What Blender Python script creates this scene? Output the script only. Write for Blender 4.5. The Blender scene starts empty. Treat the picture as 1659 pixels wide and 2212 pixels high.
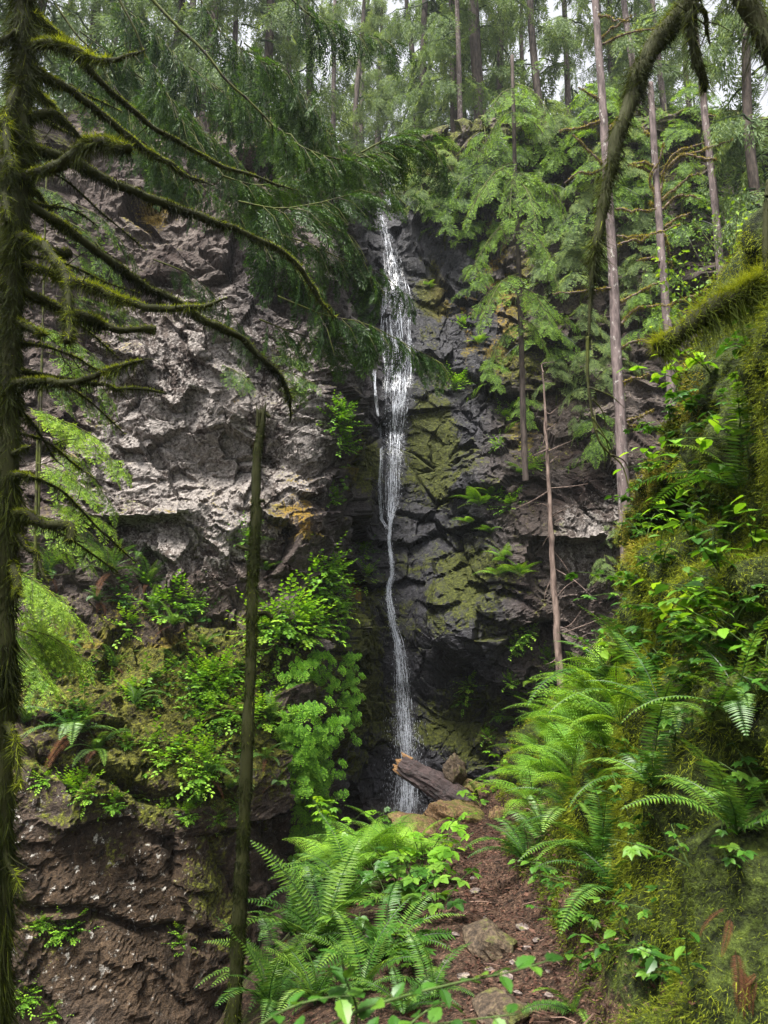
import bpy, math, random
import numpy as np
from mathutils import Vector, Matrix

# ------------------------------------------------------------------ camera, sky, sun, exposure
SC = bpy.context.scene
COL = SC.collection
PITCH = math.radians(11.3)
CAM = np.array((0.0, 0.0, 1.6))
cam_data = bpy.data.cameras.new('camera')
cam_data.sensor_fit = 'HORIZONTAL'; cam_data.sensor_width = 36.0; cam_data.lens = 36.0
cam_data.clip_start = 0.05; cam_data.clip_end = 800.0
cam_data.dof.use_dof = True; cam_data.dof.focus_distance = 11.0; cam_data.dof.aperture_fstop = 9.0
cam = bpy.data.objects.new('camera', cam_data)
cam.location = CAM; cam.rotation_euler = (math.pi/2 + PITCH, 0, 0)
COL.objects.link(cam); SC.camera = cam

SUN_EL, SUN_AZ = math.radians(66), math.radians(-150)     # azimuth from +Y towards +X
world = bpy.data.worlds.new('World'); SC.world = world; world.use_nodes = True
nt = world.node_tree; nt.nodes.clear()
w_out = nt.nodes.new('ShaderNodeOutputWorld'); w_bg = nt.nodes.new('ShaderNodeBackground')
w_sky = nt.nodes.new('ShaderNodeTexSky'); w_sky.sky_type = 'NISHITA'; w_sky.sun_disc = False
w_sky.sun_elevation = SUN_EL; w_sky.sun_rotation = SUN_AZ
w_sky.dust_density = 4.0; w_sky.air_density = 1.0; w_sky.ozone_density = 1.0
w_hsv = nt.nodes.new('ShaderNodeHueSaturation'); w_hsv.inputs['Saturation'].default_value = 0.15   # thin overcast
nt.links.new(w_sky.outputs[0], w_hsv.inputs['Color']); nt.links.new(w_hsv.outputs[0], w_bg.inputs[0])
w_bg.inputs[1].default_value = 0.15
nt.links.new(w_bg.outputs[0], w_out.inputs[0])

sun_d = bpy.data.lights.new('sun', 'SUN'); sun_d.energy = 5.0; sun_d.angle = math.radians(14); sun_d.color = (1.0, 0.96, 0.88)
sun = bpy.data.objects.new('sun', sun_d); COL.objects.link(sun)
sdir = Vector((math.sin(SUN_AZ)*math.cos(SUN_EL), math.cos(SUN_AZ)*math.cos(SUN_EL), math.sin(SUN_EL)))
sun.rotation_euler = sdir.to_track_quat('Z', 'Y').to_euler(); sun.location = (0, 0, 60)

SC.view_settings.view_transform = 'Standard'; SC.view_settings.look = 'None'
SC.view_settings.gamma = 1.0; SC.view_settings.use_curve_mapping = False
SC.view_settings.exposure = 1.4
SC.render.engine = 'CYCLES'
SC.cycles.use_denoising = True
try: SC.cycles.denoiser = 'OPENIMAGEDENOISE'; SC.cycles.denoising_input_passes = 'RGB_ALBEDO_NORMAL'; SC.cycles.denoising_prefilter = 'ACCURATE'
except Exception: pass
SC.cycles.max_bounces = 6; SC.cycles.diffuse_bounces = 3; SC.cycles.glossy_bounces = 2
SC.cycles.transmission_bounces = 4; SC.cycles.transparent_max_bounces = 12; SC.cycles.volume_bounces = 0
SC.cycles.use_adaptive_sampling = True; SC.cycles.adaptive_threshold = 0.015
SC.cycles.caustics_reflective = False; SC.cycles.caustics_refractive = False
SC.cycles.sample_clamp_indirect = 4.0

# ------------------------------------------------------------------ geometry helpers
rng = np.random.default_rng(7)
FWD = np.array((0, math.cos(PITCH), math.sin(PITCH))); UPV = np.array((0, -math.sin(PITCH), math.cos(PITCH)))
def at(px, py, Y):
    """world point at forward distance Y seen in direction px,py of a 1659 x 2212 view"""
    u = (px-829.5)/829.5*0.5; v = (1106-py)/1106*0.6667
    d = np.array((u, 0, 0)) + FWD + UPV*v
    return CAM + d*(Y/d[1])
def proj(P):
    r = P - CAM; k = r@FWD; k = np.where(np.abs(k) < 1e-3, 1e-3, k)
    return 829.5 + r[..., 0]/k/0.5*829.5, 1106 - (r@UPV)/k/0.6667*1106, k
def unit(v):
    v = np.asarray(v, float); return v/np.maximum(np.linalg.norm(v, axis=-1, keepdims=True), 1e-9)

def _h(ix, iy, iz, s):
    h = (ix.astype(np.uint32)*np.uint32(374761393) + iy.astype(np.uint32)*np.uint32(668265263) + iz.astype(np.uint32)*np.uint32(2147483647) + np.uint32(s*974711 + 1013))
    h = (h ^ (h >> np.uint32(13)))*np.uint32(1274126177); h = h ^ (h >> np.uint32(16)); h = h*np.uint32(2246822519); h = h ^ (h >> np.uint32(15))
    return (h & np.uint32(0xFFFFFF)).astype(np.float32)/np.float32(16777216)
def vnoise(P, s=0):
    P = np.asarray(P, np.float32); f = np.floor(P); i = f.astype(np.int64); t = P-f; t = t*t*(3-2*t)
    x, y, z = i[..., 0], i[..., 1], i[..., 2]; a, b, c = t[..., 0], t[..., 1], t[..., 2]
    r = 0
    for dx in (0, 1):
        for dy in (0, 1):
            for dz in (0, 1):
                r = r + _h(x+dx, y+dy, z+dz, s)*(a if dx else 1-a)*(b if dy else 1-b)*(c if dz else 1-c)
    return r*2-1
def fbm(P, o=4, s=0, g=0.5):
    r = 0; a = 1.0; P = np.asarray(P, np.float32)
    for k in range(o): r = r + a*vnoise(P, s+k*17); P = P*2.03+11.3; a *= g
    return r
def worley(P, s=0):
    P = np.asarray(P, np.float32); i = np.floor(P).astype(np.int64); n = len(P)
    F1 = np.full(n, 9, np.float32); F2 = F1.copy(); off = np.zeros((n, 3), np.float32); cid = np.zeros((n, 4), np.float32)
    for dx in (-1, 0, 1):
        for dy in (-1, 0, 1):
            for dz in (-1, 0, 1):
                x, y, z = i[:, 0]+dx, i[:, 1]+dy, i[:, 2]+dz
                q = np.stack((x+_h(x, y, z, s), y+_h(x, y, z, s+1), z+_h(x, y, z, s+2)), 1).astype(np.float32)
                d = P-q; l = np.sqrt((d*d).sum(1)); m = l < F1
                F2 = np.where(m, F1, np.minimum(F2, l)); F1 = np.where(m, l, F1)
                off[m] = d[m]; cid[m, 0] = x[m]; cid[m, 1] = y[m]; cid[m, 2] = z[m]
    ci = cid.astype(np.int64)
    R = np.stack([_h(ci[:, 0], ci[:, 1], ci[:, 2], s+k) for k in (5, 6, 7, 8)], 1)
    return F1, F2, off, R

def crom(C, t):
    """Catmull-Rom through rows of C at index positions t"""
    C = np.asarray(C, float); n = len(C); i = np.clip(np.floor(t).astype(int), 0, n-2); f = (t-i)
    f = f.reshape(f.shape+(1,)*(C.ndim-1))
    p0, p1, p2, p3 = C[np.maximum(i-1, 0)], C[i], C[i+1], C[np.minimum(i+2, n-1)]
    return 0.5*(2*p1 + (p2-p0)*f + (2*p0-5*p1+4*p2-p3)*f**2 + (3*p1-p0-3*p2+p3)*f**3)
def smooth_line(pts, n):
    return crom(np.asarray(pts, float), np.linspace(0, len(pts)-1.0001, n))

class MB:
    """collects quads and triangles with a tint per face; build() makes ONE mesh"""
    def __init__(s): s.V = []; s.Q = []; s.T = []; s.qt = []; s.tt = []; s.n = 0
    def add(s, V, Q=None, T=None, tint=0.5):
        V = np.asarray(V, np.float32)
        if Q is not None and len(Q):
            Q = np.asarray(Q, np.int64); s.Q.append(Q+s.n); s.qt.append(np.broadcast_to(np.asarray(tint, np.float32), (len(Q),)))
        if T is not None and len(T):
            T = np.asarray(T, np.int64); s.T.append(T+s.n); s.tt.append(np.broadcast_to(np.asarray(tint, np.float32), (len(T),)))
        s.V.append(V); s.n += len(V); return s
    def mesh(s, name, mat, smooth=False):
        V = np.concatenate(s.V) if s.V else np.zeros((0, 3), np.float32)
        Q = np.concatenate(s.Q) if s.Q else np.zeros((0, 4), np.int64); T = np.concatenate(s.T) if s.T else np.zeros((0, 3), np.int64)
        me = bpy.data.meshes.new(name); nq, nt_ = len(Q), len(T)
        me.vertices.add(len(V)); me.vertices.foreach_set('co', V.ravel())
        me.loops.add(nq*4+nt_*3); me.loops.foreach_set('vertex_index', np.concatenate((Q.ravel(), T.ravel())).astype(np.int32))
        me.polygons.add(nq+nt_)
        me.polygons.foreach_set('loop_start', np.concatenate((np.arange(nq)*4, nq*4+np.arange(nt_)*3)).astype(np.int32))
        me.polygons.foreach_set('use_smooth', np.full(nq+nt_, smooth))
        a = me.attributes.new('tint', 'FLOAT', 'FACE')
        a.data.foreach_set('value', np.concatenate((np.concatenate(s.qt) if s.qt else np.zeros(0), np.concatenate(s.tt) if s.tt else np.zeros(0))).astype(np.float32))
        me.update(calc_edges=True); me.materials.append(MAT[mat]); return me
    def build(s, name, mat, parent=None, smooth=False):
        return obj(name, s.mesh(name, mat, smooth), parent)
def obj(name, me, parent=None, loc=None, rot=None, scale=None):
    o = bpy.data.objects.new(name, me); COL.objects.link(o)
    if parent is not None: o.parent = parent
    if loc is not None: o.location = loc
    if rot is not None: o.rotation_euler = rot
    if scale is not None: o.scale = (scale,)*3 if np.isscalar(scale) else scale
    return o
def thing(name, loc=(0, 0, 0), label=None, cat=None, group=None, rot=None, scale=None):
    o = obj(name, None, None, [float(c) for c in loc], rot, scale); o.empty_display_size = 0.1
    return tag(o, label, cat, group)
def tag(o, label=None, cat=None, group=None, kind=None):
    if label: o['label'] = label
    if cat: o['category'] = cat
    if group: o['group'] = group
    if kind: o['kind'] = kind
    return o
ORD = ['leftmost', 'second from the left', 'third from the left', 'fourth from the left', 'fifth from the left', 'sixth from the left', 'seventh from the left', 'eighth from the left', 'ninth from the left', 'tenth from the left', 'eleventh from the left', 'twelfth from the left', 'thirteenth from the left', 'fourteenth from the left', 'fifteenth from the left', 'sixteenth from the left']
BANDS = {1: [''], 2: ['upper row ', 'lower row '], 3: ['top row ', 'middle row ', 'bottom row '], 4: ['top row ', 'second row ', 'third row ', 'bottom row ']}
def series_labels(objs, desc, most=9):
    """each of a set of look-alikes gets its own label by its place in the view"""
    if not objs: return
    P = np.array([tuple(o.matrix_basis.translation) for o in objs]); px, py, _ = proj(P)
    nb = min(4, -(-len(objs)//most)); order = np.argsort(py); bands = np.array_split(order, nb)
    for b, idx in zip(BANDS[nb], bands):
        idx = idx[np.argsort(px[idx])]; m = len(idx)
        for k, i in enumerate(idx):
            if m == 1: w = (b + 'one').strip() if b else ''
            elif k == m-1: w = b+'rightmost'
            elif m > 7 and k >= m/2: w = b+ORD[m-1-k].replace('leftmost', 'rightmost').replace('left', 'right')
            else: w = b+ORD[k]
            objs[i]['label'] = desc + (', ' + w if w else '')

# leaves: arrays of (base point, direction, normal, length, width, tint)
class LS:
    def __init__(s, P, D, N, L, W, T): s.P, s.D, s.N, s.L, s.W, s.T = P, D, N, L, W, T
    def __len__(s): return len(s.P)
    def tf(s, M, t, k=1.0, dt=0.0): return LS(s.P@M.T*k+t, s.D@M.T, s.N@M.T, s.L*k, s.W*k, s.T+dt)
def lcat(ls):
    return LS(*[np.concatenate([getattr(l, a) for l in ls]) for a in ('P', 'D', 'N', 'L', 'W', 'T')])
def add_leaves(mb, l, wide=0.42, fold=0.12, droop=0.1):
    n = len(l); S = unit(np.cross(l.N, l.D)); Lc, Wc = l.L[:, None], l.W[:, None]
    mid = l.P+l.D*Lc*wide
    V = np.stack((l.P, mid+S*Wc*.5+l.N*Wc*fold, l.P+l.D*Lc-l.N*Lc*droop, mid-S*Wc*.5+l.N*Wc*fold), 1).reshape(-1, 3)
    mb.add(V, np.arange(n*4).reshape(-1, 4), tint=np.clip(l.T, 0, 1)); return mb
def add_blades(mb, P, D, S, L, W, tint):
    n = len(P); V = np.stack((P-S*W[:, None]*.5, P+S*W[:, None]*.5, P+D*L[:, None]), 1).reshape(-1, 3)
    mb.add(V, T=np.arange(n*3).reshape(-1, 3), tint=tint); return mb
def frames(pts):
    T = unit(np.gradient(pts, axis=0)); up = np.array((0.03, 0.02, 1.0))
    A = np.cross(T, up); bad = np.linalg.norm(A, axis=1) < 0.15
    A[bad] = np.cross(T[bad], (1.0, 0, 0)); A = unit(A); B = np.cross(A, T); return T, A, B     # A sideways, B upwards
def add_tube(mb, pts, rad, sides=7, bump=0.0, seed=0, tint=0.5, cap=True):
    pts = np.asarray(pts, float); n = len(pts); rad = np.broadcast_to(np.asarray(rad, float), (n,)); T, A, B = frames(pts)
    a = np.linspace(0, 2*math.pi, sides, endpoint=False)
    R = rad[:, None]*np.ones(sides)
    V = pts[:, None, :] + (A[:, None, :]*np.cos(a)[None, :, None] + B[:, None, :]*np.sin(a)[None, :, None])*R[..., None]
    if bump:
        nn = fbm(V.reshape(-1, 3)*(0.35/np.maximum(rad.mean(), .004)), 3, seed).reshape(n, sides)
        V = pts[:, None, :] + (V-pts[:, None, :])*(1+bump*nn[..., None])
    V = V.reshape(-1, 3); i = np.arange(n-1)[:, None]*sides; j = np.arange(sides)[None]; k = (j+1) % sides
    Q = np.stack((i+j, i+k, i+sides+k, i+sides+j), -1).reshape(-1, 4)
    T3 = None
    if cap:
        V = np.concatenate((V, pts[:1], pts[-1:])); m = n*sides; j = np.arange(sides); k = (j+1) % sides
        T3 = np.concatenate((np.stack((k, j, np.full(sides, m)), 1), np.stack((m-sides+j, m-sides+k, np.full(sides, m+1)), 1)))
    mb.add(V, Q, T3, tint); return mb
def basis(x, z):
    """rotation matrix (columns) with X along x and Z near z"""
    x = unit(x); y = unit(np.cross(z, x)); return np.stack((x, y, np.cross(x, y)), 1)

def spray(r, L=1.0, ntw=11, nl=6, ang=50, leafL=.07, leafW=.02, droop=.25, width=.42, jit=.25, tip=.25):
    """flat conifer spray along +X, normal +Z: side twigs with scale-leaf strips"""
    P, D, N, LL, W, T = [], [], [], [], [], []
    for k in range(ntw*2+1):
        t = .06+.94*(k/(ntw*2)); s = (-1, 1)[k % 2]
        base = np.array((t*L, 0, -droop*L*t*t)); a = math.radians(ang)*(1+r.normal()*.12)*s
        if k == ntw*2: a = 0
        tl = L*width*(1-t)**.75*(1+r.normal()*.15)+leafL*.7
        d = np.array((math.cos(a), math.sin(a), -droop*(t+.35)+r.normal()*.1)); d /= np.linalg.norm(d)
        side = unit(np.cross((0, 0, 1), d)); nn = max(2, int(nl*tl/(L*width)+1.5))
        for m in range(nn):
            f = (m+.5)/nn; p = base+d*tl*f+np.array((0, 0, -.5*droop*tl*f*f))
            for q in (-1, 1):
                dd = d+side*q*.75+r.normal(size=3)*jit; 
                P.append(p); D.append(dd); LL.append(leafL*(1.15-.45*f)*(1+r.normal()*.15)); T.append(.42-.5*tip+f*tip*1.3+t*.15+r.normal()*.12)  # tint darkens towards the twig base: inner shade painted into the leaves
        P.append(base+d*tl*.9); D.append(d+r.normal(size=3)*.1); LL.append(leafL); T.append(.4+tip+r.normal()*.1)
    n = len(P); N = unit(np.array((0, 0, 1.0))+r.normal(size=(n, 3))*.3)
    D = unit(np.array(D)); N = unit(N-(N*D).sum(1, keepdims=True)*D)
    return LS(np.array(P), D, N, np.array(LL), np.full(n, leafW)*(1+r.normal(size=n)*.15), np.array(T))

# ------------------------------------------------------------------ materials
MAT = {}
class NG:
    def __init__(s, name):
        m = bpy.data.materials.new(name); m.use_nodes = True; s.m = m; s.t = m.node_tree; s.t.nodes.clear()
        s.out = s.n('ShaderNodeOutputMaterial'); MAT[name] = m
    def n(s, typ, **kw):
        x = s.t.nodes.new(typ)
        for k, v in kw.items(): setattr(x, k, v)
        return x
    def l(s, a, b): s.t.links.new(a, b)
    def setin(s, sock, v):
        if hasattr(v, 'is_output') or hasattr(v, 'links'): s.l(v, sock)
        else: sock.default_value = v
    def attr(s, name): return s.n('ShaderNodeAttribute', attribute_name=name).outputs['Fac']
    def coord(s, scale=(1, 1, 1), rot=(0, 0, 0), obj=True):
        c = s.n('ShaderNodeTexCoord'); m = s.n('ShaderNodeMapping'); m.inputs['Scale'].default_value = scale; m.inputs['Rotation'].default_value = rot
        s.l(c.outputs['Object' if obj else 'Generated'], m.inputs[0]); return m.outputs[0]
    def noise(s, vec, scale, detail=4, rough=.55, dist=0.0):
        x = s.n('ShaderNodeTexNoise'); s.l(vec, x.inputs['Vector']); x.inputs['Scale'].default_value = scale
        x.inputs['Detail'].default_value = detail; x.inputs['Roughness'].default_value = rough; x.inputs['Distortion'].default_value = dist
        return x.outputs['Fac']
    def voro(s, vec, scale, feature='F1', out='Distance'):
        x = s.n('ShaderNodeTexVoronoi', feature=feature); s.l(vec, x.inputs['Vector']); x.inputs['Scale'].default_value = scale; return x.outputs[out]
    def ramp(s, fac, stops):
        x = s.n('ShaderNodeValToRGB'); e = x.color_ramp.elements
        while len(e) < len(stops): e.new(.5)
        for el, (p, c) in zip(e, stops): el.position = p; el.color = (c, c, c, 1) if np.isscalar(c) else (*c, 1)
        s.l(fac, x.inputs[0]); return x.outputs[0]
    def mix(s, f, a, b, mode='MIX'):
        x = s.n('ShaderNodeMix', data_type='RGBA', blend_type=mode); s.setin(x.inputs[0], f)
        for k, v in ((6, a), (7, b)):
            if isinstance(v, tuple): x.inputs[k].default_value = (*v, 1)
            else: s.l(v, x.inputs[k])
        return x.outputs[2]
    def math(s, op, a, b=0.0, clamp=False):
        x = s.n('ShaderNodeMath', operation=op, use_clamp=clamp); s.setin(x.inputs[0], a); s.setin(x.inputs[1], b); return x.outputs[0]
    def bump(s, h, strength=.5, dist=.02, base=None):
        x = s.n('ShaderNodeBump'); x.inputs['Strength'].default_value = strength; x.inputs['Distance'].default_value = dist; s.l(h, x.inputs['Height'])
        if base is not None: s.l(base, x.inputs['Normal'])
        return x.outputs[0]
    def bsdf(s, col, rough=.8, normal=None, spec=.3):
        x = s.n('ShaderNodeBsdfPrincipled'); 
        if isinstance(col, tuple): x.inputs['Base Color'].default_value = (*col, 1)
        else: s.l(col, x.inputs['Base Color'])
        s.setin(x.inputs['Roughness'], rough); s.setin(x.inputs['Specular IOR Level'], spec)
        if normal is not None: s.l(normal, x.inputs['Normal'])
        return x.outputs[0]
    def done(s, sh): s.l(sh, s.out.inputs['Surface'])

def leaf_mat(name, dark, mid, light, trans=.35, rough=.5, spec=.35, tcol=None, rnd=.25):
    """foliage: colour from the tint of each leaf, part of the light passes through"""
    g = NG(name); t = g.attr('tint'); oi = g.n('ShaderNodeObjectInfo')
    f = g.math('ADD', t, g.math('MULTIPLY', g.math('SUBTRACT', oi.outputs['Random'], .5), rnd))
    c = g.ramp(f, [(0.0, dark), (.5, mid), (1.0, light)])
    p = g.bsdf(c, rough, None, spec)
    tr = g.n('ShaderNodeBsdfTranslucent'); g.l(g.mix(1.0, c, tcol or (1.5, 1.35, .6), 'MULTIPLY'), tr.inputs[0])
    m = g.n('ShaderNodeMixShader'); m.inputs[0].default_value = trans; g.l(p, m.inputs[1]); g.l(tr.outputs[0], m.inputs[2]); g.done(m.outputs[0])
leaf_mat('cedar', (.006, .017, .004), (.022, .060, .011), (.085, .16, .025), .34, .5, .28)
leaf_mat('cedar_far', (.035, .065, .026), (.10, .165, .06), (.22, .30, .10), .45, .55, .3)  # paler than cedar: strong light on far trees is put into the colour
leaf_mat('hemlock', (.005, .014, .003), (.030, .078, .008), (.17, .30, .025), .38, .5, .35)
leaf_mat('hemlock_bright', (.03, .07, .007), (.13, .24, .018), (.30, .44, .04), .42, .5, .3)
leaf_mat('sword_fern', (.012, .040, .006), (.045, .125, .014), (.15, .26, .03), .3, .45, .4, rnd=.5)
leaf_mat('lady_fern', (.03, .08, .007), (.095, .22, .018), (.22, .37, .035), .4, .55, .25, rnd=.5)
leaf_mat('broad_leaf', (.012, .045, .006), (.045, .135, .014), (.15, .27, .03), .32, .42, .35, rnd=.6)
leaf_mat('young_leaf', (.05, .14, .008), (.13, .29, .018), (.28, .44, .04), .42, .5, .25, rnd=.5)
leaf_mat('maidenhair', (.04, .12, .007), (.13, .32, .016), (.26, .48, .04), .42, .5, .25)
leaf_mat('dead_leaf', (.016, .007, .003), (.055, .021, .008), (.13, .055, .02), .2, .7, .2, (1.2, 1, .7))
leaf_mat('moss_strand', (.004, .006, .002), (.036, .048, .006), (.26, .32, .02), .35, .75, .12)
leaf_mat('gold_moss', (.05, .04, .006), (.16, .14, .018), (.34, .30, .04), .3, .8, .1)
leaf_mat('bank_moss', (.008, .012, .003), (.072, .10, .009), (.24, .28, .02), .3, .8, .12)
leaf_mat('litter', (.018, .009, .006), (.065, .028, .018), (.17, .09, .06), .1, .75, .25, (1, 1, 1))
leaf_mat('bare_twig', (.05, .03, .022), (.11, .065, .05), (.2, .13, .1), .1, .8, .2, (1, 1, 1))

def bark_mat(name, a, b, scale=18, moss=None, mossamt=.5, lichen=0.0):
    g = NG(name); v = g.coord((1, 1, .22)); n = g.noise(v, scale, 5, .62, .3); n2 = g.noise(g.coord(), scale*.25, 3)
    c = g.mix(g.ramp(n, [(.36, 0.0), (.64, 1.0)]), a, b); h = n
    if lichen:
        vo = g.noise(g.coord((1, 1, .6)), 13, 3, .6); c = g.mix(g.math('MULTIPLY', g.ramp(vo, [(.60, 0.0), (.66, 1.0)]), lichen), c, (.42, .40, .37))
    if moss:
        f = g.ramp(g.math('ADD', n2, g.math('MULTIPLY', n, .35)), [(.62-mossamt*.35, 0.0), (.78-mossamt*.35, 1.0)]); c = g.mix(f, c, moss)
    g.done(g.bsdf(c, .85, g.bump(h, .8, .012), .2))
bark_mat('bark_grey', (.05, .038, .036), (.17, .13, .125), 16, None, 0, .5)
bark_mat('bark_dark', (.022, .017, .014), (.085, .065, .056), 14)
bark_mat('bark_moss', (.010, .008, .005), (.03, .024, .014), 22, (.024, .026, .006), .6)
bark_mat('bark_snag', (.045, .030, .025), (.17, .125, .105), 20)
bark_mat('twig_dark', (.012, .010, .008), (.035, .028, .02), 30, (.06, .07, .012), .2)
bark_mat('stem_green', (.03, .05, .012), (.07, .11, .03), 30)
bark_mat('stem_brown', (.05, .026, .014), (.12, .07, .04), 30)

# wet cliff rock: lichen-grey, purple-brown and slate, moss and wet patches from the surface's own attributes
g = NG('cliff_rock'); v = g.coord(); vs = g.coord((1, 1, .35), (0, .5, .2))
n1 = g.noise(v, .9, 3, .62); n2 = g.noise(vs, 4.5, 4, .68, .4); n3 = g.noise(v, 17, 3, .7); n4 = g.noise(v, 55, 2, .65)
base = g.mix(g.ramp(n1, [(.36, 0.0), (.62, 1.0)]), (.030, .019, .016), (.100, .080, .070))
brown = g.mix(g.ramp(n2, [(.3, 0.0), (.7, 1.0)]), (.011, .007, .004), (.066, .043, .026))
c = g.mix(g.attr('brown'), base, brown)
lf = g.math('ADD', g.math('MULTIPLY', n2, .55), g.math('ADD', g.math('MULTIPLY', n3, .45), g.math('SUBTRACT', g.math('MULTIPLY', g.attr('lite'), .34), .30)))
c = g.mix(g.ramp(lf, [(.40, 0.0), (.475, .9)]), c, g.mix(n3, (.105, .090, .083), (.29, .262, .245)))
spots = g.noise(v, 7.5, 5, .7); sp2 = g.ramp(spots, [(.60, 0.0), (.645, 1.0)])
c = g.mix(g.math('MULTIPLY', sp2, g.attr('spots')), c, (.40, .38, .35))
wet = g.attr('wet')
c = g.mix(g.math('MULTIPLY', wet, .95), c, g.mix(g.ramp(n3, [(.3, 0.0), (.7, 1.0)]), (.004, .004, .005), (.030, .030, .038)))
mo = g.math('ADD', g.attr('moss'), g.math('MULTIPLY', g.math('SUBTRACT', g.math('ADD', n2, n3), 1.0), 1.1))
mossc = g.mix(g.ramp(n3, [(.35, 0.0), (.7, 1.0)]), (.016, .020, .003), (.095, .10, .012))
mossc = g.mix(g.math('MULTIPLY', wet, .8), mossc, g.mix(n3, (.010, .014, .003), (.046, .052, .008)))
mossc = g.mix(g.attr('gold'), mossc, g.mix(n3, (.07, .038, .008), (.20, .13, .016)))
mf = g.ramp(mo, [(.42, 0.0), (.62, 1.0)]); c = g.mix(mf, c, mossc)
grain = g.math('ADD', g.math('MULTIPLY', n3, .5), g.math('MULTIPLY', n4, .5)); c = g.mix(1.0, c, g.ramp(grain, [(.36, .32), (.5, .95), (.64, 1.75)]), 'MULTIPLY')
rough = g.math('SUBTRACT', .85, g.math('MULTIPLY', g.math('MULTIPLY', wet, g.math('SUBTRACT', 1.0, mf)), .40))
hh = g.math('ADD', g.math('MULTIPLY', n3, .6), g.math('ADD', g.math('MULTIPLY', n4, .35), g.math('MULTIPLY', n2, .8)))
g.done(g.bsdf(c, rough, g.bump(hh, 1.0, .06), .22))

# forest soil / trail / mossy bank
g = NG('soil'); v = g.coord(); n1 = g.noise(v, 1.3, 5, .6); n2 = g.noise(v, 14, 5, .7); n3 = g.noise(v, 60, 4, .7)
soil = g.mix(g.ramp(n2, [(.35, 0.0), (.65, 1.0)]), (.014, .008, .005), (.075, .043, .028))
soil = g.mix(g.ramp(n3, [(.55, 0.0), (.68, .8)]), soil, (.14, .085, .06))
moss = g.mix(g.ramp(n2, [(.35, 0.0), (.68, 1.0)]), (.009, .013, .003), (.045, .062, .010))
mf = g.ramp(g.math('ADD', g.attr('moss'), g.math('MULTIPLY', g.math('SUBTRACT', g.math('ADD', n1, n2), 1.0), .9)), [(.40, 0.0), (.60, 1.0)])
c = g.mix(mf, soil, moss)
c = g.mix(1.0, c, g.ramp(g.math('ADD', g.math('MULTIPLY', n2, .4), g.math('MULTIPLY', n3, .6)), [(.38, .30), (.5, .95), (.62, 1.8)]), 'MULTIPLY')
g.done(g.bsdf(c, .9, g.bump(g.math('ADD', n2, g.math('MULTIPLY', n3, .5)), 1.0, .04), .2))

def stone_mat(name, a, b, moss=(.07, .075, .012), amt=.3):
    g = NG(name); v = g.coord(); n1 = g.noise(v, 3.0, 5, .65); n2 = g.noise(v, 18, 5, .7); geo = g.n('ShaderNodeNewGeometry'); sx = g.n('ShaderNodeSeparateXYZ'); g.l(geo.outputs['Normal'], sx.inputs[0])
    c = g.mix(g.ramp(g.math('ADD', g.math('MULTIPLY', n1, .6), g.math('MULTIPLY', n2, .4)), [(.38, 0.0), (.62, 1.0)]), a, b)
    f = g.ramp(g.math('ADD', n1, g.math('ADD', g.math('MULTIPLY', n2, .4), g.math('MULTIPLY', sx.outputs[2], .12))), [(.86-amt*.4, 0.0), (.95-amt*.4, 1.0)])
    c = g.mix(f, c, moss); c = g.mix(1.0, c, g.ramp(g.noise(v, 45, 4, .75), [(.36, .35), (.5, .95), (.64, 1.6)]), 'MULTIPLY'); g.done(g.bsdf(c, .8, g.bump(g.math('ADD', n1, n2), .7, .03), .3))
stone_mat('stone_brown', (.025, .017, .011), (.11, .078, .05), (.055, .058, .012), .2)
stone_mat('stone_orange', (.085, .048, .022), (.25, .155, .08), (.09, .085, .018), .3)
stone_mat('stone_grey', (.07, .05, .045), (.22, .18, .16), amt=.1)
g = NG('log_bark'); v = g.coord((1, 1, 1)); n1 = g.noise(v, 6, 5, .65, .4); n2 = g.noise(v, 32, 5, .7)
c = g.mix(g.ramp(g.math('ADD', g.math('MULTIPLY', n1, .5), g.math('MULTIPLY', n2, .5)), [(.38, 0.0), (.62, 1.0)]), (.007, .004, .004), (.060, .034, .032))
g.done(g.bsdf(c, .45, g.bump(g.math('ADD', n1, n2), 1.0, .03), .5))
g = NG('log_wood'); n1 = g.noise(g.coord((1, 1, 1)), 30, 4, .7); g.done(g.bsdf(g.mix(n1, (.06, .028, .014), (.26, .15, .06)), .7, g.bump(n1, .6, .01)))

# water: thin white strands and a thin streaked veil
g = NG('water_strand'); p = g.bsdf((.58, .61, .68), .35, None, .5); tr = g.n('ShaderNodeBsdfTranslucent'); tr.inputs[0].default_value = (.8, .83, .9, 1)
m = g.n('ShaderNodeMixShader'); m.inputs[0].default_value = .35; g.l(p, m.inputs[1]); g.l(tr.outputs[0], m.inputs[2])
tp = g.n('ShaderNodeBsdfTransparent'); m2 = g.n('ShaderNodeMixShader'); g.l(tp.outputs[0], m2.inputs[1]); g.l(m.outputs[0], m2.inputs[2])
nn = g.noise(g.coord((1, 1, .45)), 48, 4, .75); g.l(g.ramp(g.math('ADD', nn, g.math('MULTIPLY', g.math('SUBTRACT', g.attr('tint'), .5), .5)), [(.47, 0.0), (.66, .8)]), m2.inputs[0]); g.done(m2.outputs[0])
g = NG('water_veil'); p = g.bsdf((.75, .78, .86), .25, None, .6); tp = g.n('ShaderNodeBsdfTransparent'); m2 = g.n('ShaderNodeMixShader')
nn = g.noise(g.coord((1, 1, .16)), 20, 4, .75, .3); fine = g.noise(g.coord((1, 1, .5)), 75, 3, .75)
f = g.ramp(g.math('ADD', g.math('MULTIPLY', nn, .6), g.math('MULTIPLY', fine, .4)), [(.49, 0.0), (.64, .5)])
g.l(g.math('MULTIPLY', f, g.attr('veil')), m2.inputs[0]); g.l(tp.outputs[0], m2.inputs[1]); g.l(p, m2.inputs[2]); g.done(m2.outputs[0])
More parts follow.
